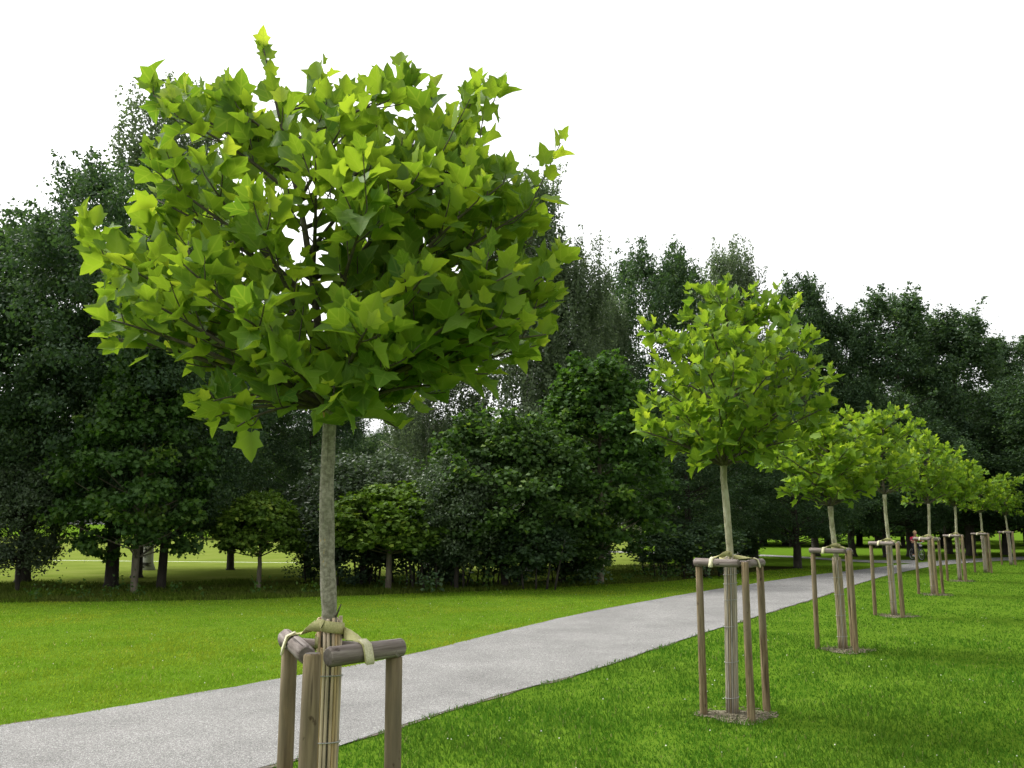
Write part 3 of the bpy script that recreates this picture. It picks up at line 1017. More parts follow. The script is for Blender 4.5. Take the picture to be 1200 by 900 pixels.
def proto(kind, seed=0):
    key = (kind, seed)
    if key in PROTO:
        return PROTO[key]
    rng = np.random.default_rng(1000 + seed * 17 + sum(map(ord, kind)))
    if kind == "oak":
        H, Rm, zb = 13.0, 4.4, 2.6
        cen, t = crown_pts(rng, 380, H, Rm, zb, round_prof, 10, 0.34)
        cm = leafy(rng, cen, 150, 0.58, 0.135, spires=130)
        tm = wood_trunk(seed, H, 0.20, cen, 60, zb)
        ml, bk = "oak_leaf", "bark_dark"
    elif kind == "talloak":
        H, Rm, zb = 14.0, 3.0, 2.0
        cen, t = crown_pts(rng, 240, H, Rm, zb, lambda t: np.clip(1.02 - 0.75 * np.abs(t - 0.3) ** 1.3 * 1.5, 0.2, 1), 12, 0.4)
        cm = leafy(rng, cen, 170, 0.52, 0.14, spires=90)
        tm = wood_trunk(seed, H, 0.20, cen, 60, zb)
        ml, bk = "oak_leaf", "bark_dark"
    elif kind == "maple":
        H, Rm, zb = 6.2, 1.9, 1.15
        cen, t = crown_pts(rng, 190, H, Rm, zb, cone_prof, 9, 0.25)
        cm = leafy(rng, cen, 110, 0.32, 0.125, 0.5, MAPLE_V, MAPLE_F, 1.2, spires=50)
        tm = wood_trunk(seed, H, 0.075, cen, 60, zb)
        ml, bk = "maple_leaf", "bark_pale"
    elif kind == "globe":
        H, Rm, zb = 2.6, 1.05, 1.15
        cen, t = crown_pts(rng, 230, H, Rm, zb, globe_prof, 8, 0.13, 0.3)
        cm = leafy(rng, cen, 60, 0.17, 0.095, 0.5, MAPLE_V, MAPLE_F, 1.6)
        tm = wood_trunk(seed, H, 0.042, cen, 50, zb)
        ml, bk = "globe_leaf", "bark_pale"
    elif kind == "lime":
        H, Rm, zb = 4.6, 1.9, 0.7
        cen, t = crown_pts(rng, 230, H, Rm, zb, round_prof, 9, 0.26)
        cm = leafy(rng, cen, 115, 0.30, 0.115, 0.55, LEAF_V * np.array([1.35, 1]), LEAF_F, 1.0, spires=50)
        tm = wood_trunk(seed, H, 0.08, cen, 70, zb)
        ml, bk = "lime_leaf", "bark_dark"
    elif kind == "willow":
        H, Rm, zb = 4.0, 1.5, 0.9
        cen, t = crown_pts(rng, 190, H, Rm, zb, round_prof, 9, 0.28)
        cm = leafy(rng, cen, 110, 0.32, 0.11, 0.8, LEAF_V * np.array([0.7, 1]), LEAF_F, 0.3)
        tm = wood_trunk(seed, H, 0.055, cen, 70, zb)
        ml, bk = "willow_leaf", "bark_dark"
    elif kind == "shrub":           # several thin stems with foliage from knee height
        H, Rm, zb = 2.3, 0.95, 0.75
        cen, t = crown_pts(rng, 70, H, Rm, zb, round_prof, 7, 0.3)
        extra = np.stack([rng.normal(0, 0.55, 7), rng.normal(0, 0.55, 7), rng.uniform(0.3, 0.6, 7)], 1)[:4]
        cm = leafy(rng, np.vstack([cen, extra]), 75, 0.27, 0.115, 0.7)
        mb = MB()
        rg = random.Random(seed)
        for k in range(7):
            x, y = rg.uniform(-0.6, 0.6), rg.uniform(-0.4, 0.4)
            p0 = Vector((x, y, -0.05))
            p2 = Vector((x * 1.5, y * 1.5, 1.7))
            mb.tube(bez(p0, (p0 + p2) / 2 + Vector((rg.uniform(-.12, .12), 0, 0)), p2, 6), [rg.uniform(0.016, 0.035) * (1 - i / 9) for i in range(7)], 6)
        mb.tube([(-0.7, 0, -0.06), (0, 0.05, -0.04), (0.7, 0, -0.06)], [0.03, 0.05, 0.03], 6)
        tm = mb.mesh("stems")
        ml, bk = "oak_leaf", "bark_dark"
    elif kind == "birch":
        H, Rm, zb = 15.0, 2.7, 3.5
        cen, t = crown_pts(rng, 250, H, Rm, zb, lambda t: np.clip(1.0 - 0.62 * t, 0.2, 1), 12, 0.4, 0.2)
        # hanging twigs: small leaves strung down from each branch end
        S = np.repeat(cen, 9, axis=0) + rng.normal(0, 0.20, (len(cen) * 9, 3))
        ln = rng.uniform(0.5, 1.9, len(S))
        k = np.maximum(3, rng.poisson(27 * ln / 1.2))
        idx = np.repeat(np.arange(len(S)), k)
        N = len(idx)
        sway = rng.normal(0, 0.10, (len(S), 2))
        u = rng.random(N)
        pos = S[idx].copy()
        pos[:, 2] -= u * ln[idx]
        pos[:, :2] += sway[idx] * u[:, None] + rng.normal(0, 0.045, (N, 2))
        d = rng.normal(0, 0.6, (N, 3)) + np.array([0, 0, -0.8])
        tint = np.clip(rng.normal(0.45, 0.22, N), 0, 1)
        v, c, l = leaves_np(pos, d, rng.normal(0, 1, (N, 3)), 0.105 * rng.uniform(0.7, 1.3, N), LEAF_V, LEAF_F, 0.2, 0.1)
        cm = mesh_np("crown", v, c, l, np.repeat(tint, 4))
        tm = wood_trunk(seed, H, 0.15, cen, 120, zb, 0.96)
        ml, bk = "birch_leaf", "bark_birch"
    tm.materials.append(M[bk])
    tm.polygons.foreach_set("use_smooth", [True] * len(tm.polygons))
    cm.materials.append(M[ml])
    co = np.empty(len(cm.vertices) * 3, dtype=np.float32)
    cm.vertices.foreach_get("co", co)
    H = float(np.percentile(co[2::3], 99.8))
    PROTO[key] = (H, Rm, tm, cm)
    return PROTO[key]


def tree(name, kind, seed, px, py, top, width, label, cat="tree", group="trees of the wood behind the lawn", rot=0.0, base=None, lean=0.0):
    """trunk foot at pixel (px, py) on the ground; height and spread from the rows and the width at that distance"""
    H, Rm, tm, cm = proto(kind, seed)
    b = base if base is not None else G(px, py)
    h = P(px, top, b.y).z
    w = width / F * b.y / CT / (2 * Rm)
    o = empty(name, b, R(rot))
    o.rotation_euler = (0, R(lean), R(rot))
    o.scale = (w, w, h / H)
    tag(o, label, cat, group)
    link("stems" if kind == "shrub" else "trunk", tm, None, o)
    link("crown", cm, None, o)
    return o


WOOD = [
    # left: dark tall trees with black trunks under them
    ("broadleaf_tree", "oak", 1, 27, 683, 262, 330, "huge dark tree at the left edge of the photo, sloping crown", 20),
    ("broadleaf_tree", "oak", 2, 130, 689, 196, 300, "tallest dark tree of the wood, left of the nearest plane tree's crown", 80),
    ("broadleaf_tree", "oak", 3, 188, 691, 330, 210, "dark tree whose black trunk is right of the pale slim trunk", 200),
    ("broadleaf_tree", "oak", 1, 160, 677, 310, 240, "dark tree with flared trunk foot hidden behind the pale slim trunk", 140),
    ("birch_tree", "birch", 1, 172, 668, 112, 230, "tall airy grey birch rising above the dark trees at left", 10),
    ("maple_tree", "maple", 1, 157, 696, 405, 165, "mid green tree with pale slim trunk before the black trunks", 0),
    ("sapling_tree", "willow", 3, 20, 694, 540, 110, "thin grey sapling before the dark wood at the left edge", 30),
    ("globe_maple", "globe", 1, 303, 691, 578, 96, "small ball-shaped olive tree on a bare thin trunk, standing alone", 0),
    ("globe_maple", "globe", 2, 455, 692, 568, 130, "wide dome-shaped olive tree just right of the nearest trunk", 70),
    ("broadleaf_tree", "oak", 2, 358, 677, 450, 160, "dark tree behind the small ball-shaped tree and the nearest trunk", 300),
    ("broadleaf_tree", "oak", 3, 270, 668, 440, 170, "dark tree behind and above the small ball-shaped tree", 20),
    ("willow_tree", "willow", 1, 425, 686, 530, 160, "broad grey-green tree behind the dome-shaped olive tree", 0),
    ("willow_tree", "willow", 2, 535, 691, 535, 110, "grey-leaved tree between the dome-shaped olive tree and the bushy one", 100),
    ("lime_tree", "lime", 1, 592, 688, 485, 190, "bushy bright-topped tree with foliage nearly down to the grass", 0),
    ("lime_tree", "lime", 2, 660, 684, 575, 120, "low bushy tree between the bright-topped one and the maple by the path", 140),
    ("maple_tree", "maple", 2, 704, 684, 418, 175, "slender mid green tree by the path with a short visible trunk", 60),
    ("birch_tree", "birch", 2, 618, 671, 205, 200, "tall grey birch whose top shows right of the nearest crown", 40),
    ("birch_tree", "birch", 1, 676, 670, 285, 150, "grey birch with hanging twigs, lower than the one at its left", 150),
    ("birch_tree", "birch", 2, 500, 668, 330, 150, "grey birch seen in the gap under the nearest crown", 250),
    ("birch_tree", "birch", 1, 712, 664, 345, 120, "pale grey-green birch left of the round dark tree top", 280),
    ("broadleaf_tree", "oak", 1, 772, 660, 292, 190, "round-topped dark green tree left of the second plane tree's top", 250),
    ("broadleaf_tree", "oak", 2, 810, 670, 455, 190, "dark low-branched tree behind the second plane tree's trunk", 130),
    ("birch_tree", "birch", 2, 868, 655, 290, 140, "grey birch top peeping above the second plane tree", 330),
    ("broadleaf_tree", "oak", 3, 935, 666, 480, 190, "dark tree with stout visible trunk beyond the path, behind the third plane tree", 250),
    ("tall_tree", "talloak", 1, 957, 652, 325, 110, "narrow dark tree spire right of the second plane tree's top", 0),
    ("tall_tree", "talloak", 2, 1000, 652, 362, 110, "dark tree top in the dip between two taller ones at right", 90),
    ("tall_tree", "talloak", 1, 1068, 652, 340, 140, "tall dark two-peaked tree at the right, highest there", 150),
    ("tall_tree", "talloak", 2, 1138, 651, 365, 150, "tall dark tree nearer the right edge of the photo", 220),
    ("tall_tree", "talloak", 1, 1206, 648, 395, 110, "dark tree cut by the right edge of the photo", 300),
    ("broadleaf_tree", "oak", 1, 1040, 653, 480, 180, "dark low tree behind the third and fourth plane trees", 70),
    ("broadleaf_tree", "oak", 2, 1112, 649, 500, 180, "dark low tree with broad trunk behind the sixth plane tree", 10),
    ("broadleaf_tree", "oak", 3, 1180, 650, 490, 190, "dark low tree behind the end of the plane tree row", 100),
    ("broadleaf_tree", "oak", 2, 885, 655, 470, 170, "dark tree beyond the path between second and third plane trees", 200),
    ("broadleaf_tree", "oak", 3, 1285, 655, 420, 230, "dark tree beyond the right end of the row", 200),
    ("broadleaf_tree", "oak", 2, -70, 690, 300, 300, "dark tree beyond the left end of the wood", 120),
]
for (name, kind, sd, px, py, top, w, lab, rot) in WOOD:
    tree(name, kind, sd, px, py, top, w, lab, rot=rot)

# the birch with its white stem in view
tree("birch_tree", "birch", 1, 752, 656, 470, 90, "birch with bright white stem showing beside the dark low-branched tree", rot=77)

# undergrowth between the dome-shaped tree and the path: shrubs one can count
SHRUBS = [(405, 688, 600, 80, "dark many-stemmed shrub left of the dome-shaped tree's trunk"), (430, 684, 590, 90, "dark shrub behind the dome-shaped olive tree"),
          (485, 686, 585, 100, "dark shrub right of the dome-shaped tree's trunk"), (515, 690, 600, 90, "thin-stemmed shrub before the grey-leaved tree"),
          (555, 688, 590, 100, "dark shrub left of the bushy bright-topped tree"), (625, 690, 605, 90, "leafy shrub at the foot of the bushy bright-topped tree"),
          (672, 683, 615, 80, "low shrub left of the slender tree by the path"), (370, 682, 615, 60, "small shrub at the trunk behind the nearest plane tree"),
          (775, 676, 620, 80, "dark shrub at the left foot of the low-branched tree"), (830, 676, 612, 80, "dark shrub at the right foot of the low-branched tree"),
          (860, 664, 622, 60, "low shrub beyond the path, right of the second plane trunk")]
for i, (px, py, top, w, lab) in enumerate(SHRUBS):
    tree("shrub", "shrub", 1 + i % 2, px, py, top, w, lab, "shrub", "shrubs at the edge of the wood", rot=i * 57)

# the far side of the field: separate trees in a row
rg = random.Random(4)
k = 0
FARL = "dark tree in the far row across the sunlit field"
for i in range(46):
    px = -260 + i * 36 + rg.uniform(-10, 10)
    Yd = rg.uniform(84, 104) if px < 760 else rg.uniform(62, 84)
    b = P(px, 620, Yd)
    b.z = 0
    kind = rg.choice(["oak", "oak", "talloak"])
    sd = rg.randint(1, 3 if kind == "oak" else 2)
    H, Rm, tm, cm = proto(kind, sd)
    o = empty("distant_tree", b, rg.uniform(0, 6.28))
    w = rg.uniform(0.95, 1.35)
    hh = rg.uniform(0.72, 1.0)
    o.scale = (w, w, hh)
    tag(o, FARL, "tree", "far row of trees across the field")
    link("trunk", tm, None, o)
    link("crown", cm, None, o)


for i in range(17):
    px = 800 + i * 33 + rg.uniform(-10, 10)
    b = P(px, 620, rg.uniform(57, 66))
    b.z = 0
    H, Rm, tm, cm = proto("lime", 1 + i % 2)
    o = empty("distant_bush", b, rg.uniform(0, 6.28))
    q = rg.uniform(1.15, 1.5)
    o.scale = (q, q, q * rg.uniform(0.85, 1.15))
    tag(o, "dark low bush in the far thicket at the right", "bush", "far thicket behind the plane tree row")
    link("stems", tm, None, o)
    link("crown", cm, None, o)


# ------------------------------------------------------------------ ground
def sheet(name, pts, z, mat, kind="structure"):
    me = bpy.data.meshes.new(name)
    me.from_pydata([(p[0], p[1], z) for p in pts], [], [tuple(range(len(pts)))])
    o = link(name, me, mat)
    if o.data.polygons[0].normal.z < 0:
        o.data.flip_normals()
    tag(o, kind=kind)
    return o


sheet("ground", [(-900, -200), (900, -200), (900, 1200), (-900, 1200)], 0.0, M["ground"])


def smooth(pts, n=8):
    out = []
    for i in range(len(pts) - 1):
        p_1, p0, p1, p2 = pts[max(0, i - 1)], pts[i], pts[i + 1], pts[min(len(pts) - 1, i + 2)]
        for q in range(n):
            t = q / n
            out.append(0.5 * ((2 * p0) + (p1 - p_1) * t + (2 * p_1 - 5 * p0 + 4 * p1 - p2) * t * t + (3 * p0 - p_1 - 3 * p1 + p2) * t ** 3))
    out.append(pts[-1])
    return out


eL = [Vector((-9.0, 2.7, 0)), Vector((-6.2, 5.35, 0)), G(0, 852), G(160, 826), G(330, 796), G(480, 768), G(610, 736), G(700, 716), G(820, 694), G(940, 676), G(1007, 668), G(1060, 661.5), G(1130, 655.5), G(1260, 651), G(1500, 648)]
eR = [Vector((-7.3, 0.9, 0)), Vector((-4.9, 3.1, 0)), Vector((-3.3, 4.5, 0)), G(310, 900), G(480, 848), G(600, 812), G(700, 784), G(800, 750), G(880, 725), G(960, 700), G(1007, 684), G(1060, 670), G(1130, 660), G(1260, 654), G(1500, 650)]
rgp = random.Random(8)
sL, sR = smooth(eL), smooth(eR)


def resample(pts, n):
    d = [0]
    for i in range(len(pts) - 1):
        d.append(d[-1] + (pts[i + 1] - pts[i]).length)
    out = []
    j = 0
    for k in range(n):
        s = d[-1] * k / (n - 1)
        while j < len(d) - 2 and d[j + 1] < s:
            j += 1
        out.append(pts[j].lerp(pts[j + 1], min(1, (s - d[j]) / max(1e-9, d[j + 1] - d[j]))))
    return out


NP = 220
rL, rR = resample(sL, NP), resample(sR, NP)


def strip(name, A, B, z, mat, jit=0.0):
    vs, fs = [], []
    for a, b in zip(A, B):
        u = (b - a).normalized()
        vs.append((*(a - u * rgp.uniform(-jit, jit)).xy, z))
        vs.append((*(b + u * rgp.uniform(-jit, jit)).xy, z))
    for i in range(len(A) - 1):
        fs.append((2 * i, 2 * i + 1, 2 * i + 3, 2 * i + 2))
    me = bpy.data.meshes.new(name)
    me.from_pydata(vs, [], fs)
    o = link(name, me, mat)
    if me.polygons[0].normal.z < 0:
        me.flip_normals()
    tag(o, kind="structure")
    return o


wide_L = [a - (b - a).normalized() * 0.03 for a, b in zip(rL, rR)]
wide_R = [b + (b - a).normalized() * 0.03 for a, b in zip(rL, rR)]
strip("path_edge_soil", wide_L, wide_R, 0.008, M["edge_dirt"], 0.04)
strip("path", rL, rR, 0.012, M["path"], 0.025)
xa = [G(1075, 656.5), G(1007, 656.5), G(900, 650.5), G(740, 646.5), G(560, 643.5)]
xb = [G(1075, 660.5), G(1007, 659.0), G(900, 652.3), G(740, 648.0), G(560, 645)]
strip("cross_path", resample(smooth(xa), 60), resample(smooth(xb), 60), 0.016, M["path"], 0.03)

# lawn's far edge and the field behind the band of trees
edge = [G(-500, 722), G(-200, 713), G(0, 706), G(250, 703), G(430, 697), G(600, 691), G(700, 685), G(770, 682), G(850, 674), G(905, 668), G(950, 664.5)]
edge_s = smooth(edge, 6)
field_near = [G(-700, 700), G(-200, 692), G(0, 686), G(180, 684), G(350, 681), G(480, 676), G(600, 669), G(700, 664), G(760, 661)]
fpoly = [tuple(p.xy) for p in smooth(field_near, 6)] + [(14, 96), (-90, 110), (-90, 40)]
sheet("sports_field", fpoly, 0.006, M["field"])
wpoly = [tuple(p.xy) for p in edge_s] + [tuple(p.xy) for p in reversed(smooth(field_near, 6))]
sheet("wood_floor", wpoly, 0.004, M["woodfloor"])  # dark sheet: the trees' shade is put into its colour
la, lb = G(60, 656.8), G(400, 660.2)
dl = (lb - la).normalized()
nl = Vector((-dl.y, dl.x, 0)) * 0.09
sheet("field_marking", [la - nl, lb - nl, lb + nl, la + nl], 0.010, M["line"])


# point-in-region tests on the ground (numpy)
def poly_side(pts):
    """returns f(x, y): signed distance-like test (y of the polyline at x) by interpolation"""
    xs = np.array([p.x for p in pts])
    ys = np.array([p.y for p in pts])
    o = np.argsort(xs)
    return lambda x: np.interp(x, xs[o], ys[o])


fL, fR, fE = poly_side(sL), poly_side(sR), poly_side(edge_s)
fXa, fXb, fF = poly_side(xa), poly_side(xb), poly_side(smooth(field_near, 6))
xj = G(1062, 660.5).x
TREEB = [b1, b2] + [G(r_[0], r_[1]) for r_ in rest]


def grass(name, label, mat, region, n, dmin, dmax, hgt, wid, seed, pw=1.0, ang=46, far_w=0.55, lean=0.5):
    """blades scattered over the ground round the camera, thinner with distance and a little broader"""
    rng = np.random.default_rng(seed)
    a = rng.uniform(-R(ang), R(ang), n)
    u = rng.random(n)
    d = dmin * (dmax / dmin) ** u if pw == 1 else (dmin ** pw + (dmax ** pw - dmin ** pw) * u) ** (1 / pw)
    x, y = d * np.sin(a), d * np.cos(a)
    keep = region(x, y)
    x, y, d = x[keep], y[keep], d[keep]
    N = len(x)
    # tufts: heights follow a smooth random pattern
    ph = 0.75 + 0.25 * np.sin(x * 2.1 + 1.3 * np.sin(y * 1.7)) * np.sin(y * 2.6 + np.sin(x * 3.1)) + 0.18 * np.sin(x * 9 + 2 * np.sin(y * 7)) * np.sin(y * 8)
    h = hgt * ph * rng.uniform(0.55, 1.3, N) * np.where(d > 14, 0.75, 1)
    w = wid * rng.uniform(0.7, 1.3, N) * (d / dmin) ** far_w
    for tb_ in TREEB:                                # rougher, longer grass round the stakes
        q = np.hypot(x - tb_.x, y - tb_.y)
        h *= 1 + 0.9 * np.exp(-((q - 0.42) / 0.14) ** 2) * rng.random(N)
    az = rng.uniform(0, 2 * np.pi, N)
    ln = np.abs(rng.normal(0, lean, N))
    d3 = np.stack([np.cos(az) * ln, np.sin(az) * ln, np.ones(N)], 1)
    nr = np.stack([-np.cos(az), -np.sin(az), ln], 1) + rng.normal(0, 0.25, (N, 3))
    pos = np.stack([x, y, np.full(N, -0.002)], 1)
    v, c, l = leaves_np(pos, d3, nr, h, BLADE_V, [(0, 1, 2, 3, 4)], 0.0, rng.uniform(0, 0.5, N), w / h)
    tint = np.clip(rng.normal(0.45, 0.22, N), 0, 0.97)
    tint = np.where(rng.random(N) < 0.012, 1.0, tint)
    me = mesh_np(name, v, c, l, np.repeat(tint, 5))
    o = link(name, me, mat)
    tag(o, label, "grass", None, "stuff")
    return N


def soilfree(x, y):
    k = np.ones(len(x), bool)
    for i, tb_ in enumerate(TREEB[1:5]):
        q = np.hypot((x - tb_.x - 0.03) / 1.15, y - tb_.y + 0.06)
        k &= ~((q < 0.23) & (np.sin(x * 31) * np.sin(y * 37) > 0.1))
    return k


right = lambda x, y: (y < fR(x) + 0.03 * np.sin(x * 23 + np.sin(x * 9)) + 0.04 * np.sin(x * 7.3) + 0.03 * np.sin(x * 41)) & soilfree(x, y)
left = lambda x, y: (y > fL(x) - 0.04 * np.sin(x * 19 + np.sin(x * 8)) - 0.05 * np.sin(x * 6.1) - 0.03 * np.sin(x * 37)) & (y < fE(x) + 0.25 * np.sin(x * 2.3)) & ((y < fXb(x) - 0.15) | (y > fXa(x) + 0.1)) & (x < xj + 0.0 * y)
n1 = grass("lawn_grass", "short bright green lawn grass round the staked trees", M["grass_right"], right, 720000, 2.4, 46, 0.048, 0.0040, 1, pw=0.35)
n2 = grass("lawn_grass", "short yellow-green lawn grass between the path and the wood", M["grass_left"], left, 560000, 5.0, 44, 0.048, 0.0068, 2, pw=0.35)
rough = lambda x, y: (y > fE(x) - 0.15) & (y < fF(x) + 0.5 * np.sin(x * 1.3) + 0.3 * np.sin(x * 3.7) + 0.3) & (x < 5)  # wavy far side breaks up the border of the painted shade
n3 = grass("long_grass", "long dull green grass along the foot of the wood", M["grass_long"], rough, 420000, 14, 44, 0.15, 0.016, 3, lean=0.35)
print("blades", n1, n2, n3)

# clover flowers in the lawn
rng = np.random.default_rng(9)
n = 2600
a = rng.uniform(-R(44), R(44), n)
d = 3.0 * (40 / 3.0) ** rng.random(n)
x, y = d * np.sin(a), d * np.cos(a)
kp = (right(x, y) | left(x, y)) & (rng.random(n) < 0.22)
x, y = x[kp], y[kp]
tv = np.array([(0, 0, 1), (1, 0, 0), (0, 1, 0), (-1, 0, 0), (0, -1, 0), (0, 0, -0.6)])
tf = [(0, 1, 2), (0, 2, 3), (0, 3, 4), (0, 4, 1), (5, 2, 1), (5, 3, 2), (5, 4, 3), (5, 1, 4)]
pos = np.stack([x, y, rng.uniform(0.04, 0.065, len(x))], 1)
v = (pos[:, None, :] + tv[None] * rng.uniform(0.004, 0.0075, len(x))[:, None, None]).reshape(-1, 3)
lp = (np.array([i for f in tf for i in f])[None] + (np.arange(len(x)) * 6)[:, None]).ravel()
o = link("clover_flowers", mesh_np("clover_flowers", v, np.full(len(x) * 8, 3), lp), M["flower"])
tag(o, "tiny white clover flowers dotted over the lawn", "flowers", None, "stuff")

# leafy weeds along the foot of the wood
rng = np.random.default_rng(12)
n = 60
xw = rng.uniform(-14, 6, n)
yw = fE(xw) + rng.uniform(0.0, 1.2, n)
cen = np.stack([xw, yw, rng.uniform(0.1, 0.3, n)], 1)
me = leafy(rng, cen, 22, 0.2, 0.075, 0.9)
me.name = "weeds"
o = link("weeds", me, M["maple_leaf"])
tag(o, "pale leafy weeds in the long grass before the wood", "weeds", None, "stuff")

# bare, chip-strewn soil round the feet of the trees
for i, tb_ in enumerate(TREEB[1:6]):
    rg = random.Random(70 + i)
    mb = MB()
    vs, fs = [(0.03, -0.06, 0.022)], []
    for ring, (rr_, z) in enumerate(((0.11, 0.018), (0.18, 0.012), (0.27, 0.003))):
        for k in range(28):
            a_ = 2 * math.pi * k / 28
            q = rr_ * (1 + 0.22 * math.sin(3 * a_ + i) + rg.uniform(-0.1, 0.1))
            vs.append((0.03 + 1.2 * q * math.cos(a_), -0.06 + q * math.sin(a_), z + rg.uniform(-0.003, 0.004)))
    for k in range(28):
        fs.append((0, 1 + k, 1 + (k + 1) % 28))
        for ring in range(2):
            a0 = 1 + ring * 28
            fs.append((a0 + k, a0 + 28 + k, a0 + 28 + (k + 1) % 28, a0 + (k + 1) % 28))
    mb.add(vs, fs)
    # bark chips and straw lying on it
    for k in range(150):
        a_ = rg.uniform(0, 6.28)
        q = 0.30 * math.sqrt(rg.random())
        c = Vector((0.03 + 1.2 * q * math.cos(a_), -0.06 + q * math.sin(a_), 0.02 + rg.uniform(0, 0.012)))
        rt = Matrix.Rotation(rg.uniform(0, 6.28), 3, "Z") @ Matrix.Rotation(rg.uniform(-0.5, 0.5), 3, "X")
        mb.box(c, (rg.uniform(0.012, 0.05), rg.uniform(0.004, 0.012), 0.004), rt)
    o = mb.build("bare_soil", M["soil"], None, smooth=False, loc=(tb_.x, tb_.y, 0.003))
    tag(o, kind="structure")


# ------------------------------------------------------------------ child on a bicycle
M["shirt"] = noise_mat("red and blue jersey", [(0.50, (0.55, 0.02, 0.06)), (0.58, (0.05, 0.04, 0.09))], (9, 9, 9), 2, 0.8, 0.1, 0.002)
M["trousers"] = plain_mat("dark trousers", (0.02, 0.022, 0.03), 0.9)
M["skin"] = plain_mat("skin", (0.52, 0.29, 0.2), 0.55)
M["hair"] = plain_mat("blond hair", (0.55, 0.38, 0.2), 0.6)
M["rubber"] = plain_mat("black rubber", (0.02, 0.02, 0.02), 0.8)
M["steel"] = plain_mat("bright metal", (0.5, 0.5, 0.52), 0.35)
M["bikeframe"] = plain_mat("dark bicycle paint", (0.03, 0.035, 0.06), 0.35)
M["shoe"] = plain_mat("pale shoe", (0.6, 0.6, 0.6), 0.7)
M["jean"] = plain_mat("blue grey cloth", (0.10, 0.13, 0.2), 0.8)


def skin_mesh(name, verts, edges, radii, sub=2, root=0):
    me = bpy.data.meshes.new(name)
    me.from_pydata(verts, edges, [])
    o = bpy.data.objects.new(name, me)
    COL.objects.link(o)
    sm = o.modifiers.new("skin", "SKIN")
    sm.use_smooth_shade = True
    for i, r in enumerate(radii):
        d = me.skin_vertices[0].data[i]
        d.radius = r if isinstance(r, tuple) else (r, r)
        d.use_root = i == root
    ss = o.modifiers.new("sub", "SUBSURF")
    ss.levels = ss.render_levels = sub
    dg = bpy.context.evaluated_depsgraph_get()
    dg.update()
    nm = bpy.data.meshes.new_from_object(o.evaluated_get(dg))
    bpy.data.objects.remove(o)
    bpy.data.meshes.remove(me)
    nm.name = name
    nm.polygons.foreach_set("use_smooth", [True] * len(nm.polygons))
    return nm


cb = G(1075, 657.0)
face = R(-86)                       # the bicycle's own +x points at the viewer, a little to the photo's right
bike = empty("bicycle", (cb.x, cb.y, 0.016), face)
bike.scale = (1.08, 1.08, 1.08)
tag(bike, "small dark bicycle ridden by the child on the far bend of the path", "bicycle")
WR = 0.23


def wheel(x):
    w = MB()
    n = 28
    pts = [(x + WR * math.cos(2 * math.pi * k / n), 0, WR + 0.02 + WR * math.sin(2 * math.pi * k / n)) for k in range(n + 1)]
    w.tube(pts, [0.02] * (n + 1), 8, cap=False)
    o = w.build("wheel", M["rubber"], bike)
    s = MB()
    pts = [(x + (WR - 0.022) * math.cos(2 * math.pi * k / n), 0, WR + 0.02 + (WR - 0.022) * math.sin(2 * math.pi * k / n)) for k in range(n + 1)]
    s.tube(pts, [0.008] * (n + 1), 6, cap=False)
    for k in range(14):
        a_ = 2 * math.pi * k / 14
        s.tube([(x, 0.012 * (-1) ** k, WR + 0.02), (x + (WR - 0.025) * math.cos(a_), 0, WR + 0.02 + (WR - 0.025) * math.sin(a_))], [0.002, 0.002], 4)
    s.tube([(x, -0.05, WR + 0.02), (x, 0.05, WR + 0.02)], [0.014, 0.014], 8)
    s.build("rim", M["steel"], o)


wheel(0.36)
wheel(-0.36)
f = MB()
bbk, hd, stp, rear = (-0.03, 0, 0.26), (0.24, 0, 0.58), (-0.14, 0, 0.55), (-0.36, 0, 0.25)
for a_, b_ in ((bbk, hd), (bbk, stp), ((-0.13, 0, 0.5), (0.235, 0, 0.55))):
    f.tube([a_, b_], [0.016, 0.016], 8)
for s in (-1, 1):
    f.tube([bbk, (-0.36, s * 0.045, 0.25)], [0.009, 0.009], 6)
    f.tube([(-0.13, 0, 0.5), (-0.36, s * 0.045, 0.25)], [0.008, 0.008], 6)
f.build("frame", M["bikeframe"], bike)
f = MB()
for s in (-1, 1):
    f.tube([(0.26, s * 0.03, 0.5), (0.31, s * 0.045, 0.4), (0.36, s * 0.045, 0.25)], [0.012, 0.012, 0.009], 8)
f.tube([(0.26, 0, 0.5), (0.225, 0, 0.66)], [0.014, 0.014], 8)
f.build("fork", M["bikeframe"], bike)
f = MB()
f.tube([(0.225, 0, 0.65), (0.24, 0, 0.70)], [0.014, 0.012], 8)
f.tube([(0.14, -0.25, 0.76), (0.2, -0.17, 0.76), (0.25, -0.06, 0.705), (0.25, 0.06, 0.705), (0.2, 0.17, 0.76), (0.14, 0.25, 0.76)], [0.011] * 6, 8)
f.build("handlebar", M["steel"], bike)
f = MB()
f.tube([(-0.27, 0, 0.575), (-0.2, 0, 0.59), (-0.1, 0, 0.58), (-0.01, 0, 0.575)], [0.05, 0.07, 0.035, 0.018], 10)
f.tube([(-0.15, 0, 0.5), (-0.16, 0, 0.58)], [0.012, 0.012], 8)
f.build("saddle", M["rubber"], bike)
f = MB()
f.tube([(bbk[0], -0.06, 0.26), (bbk[0], 0.06, 0.26)], [0.02, 0.02], 10)
f.tube([(-0.03, 0.06, 0.26), (0.02, 0.075, 0.38)], [0.009, 0.009], 6)
f.tube([(-0.03, -0.06, 0.26), (-0.08, -0.075, 0.14)], [0.009, 0.009], 6)
f.box((0.02, 0.11, 0.38), (0.07, 0.07, 0.018))
f.box((-0.08, -0.11, 0.14), (0.07, 0.07, 0.018))
f.build("pedals", M["rubber"], bike)
f = MB()
f.box((0.33, 0, 0.60), (0.03, 0.10, 0.07))
f.build("front_light", M["steel"], bike)

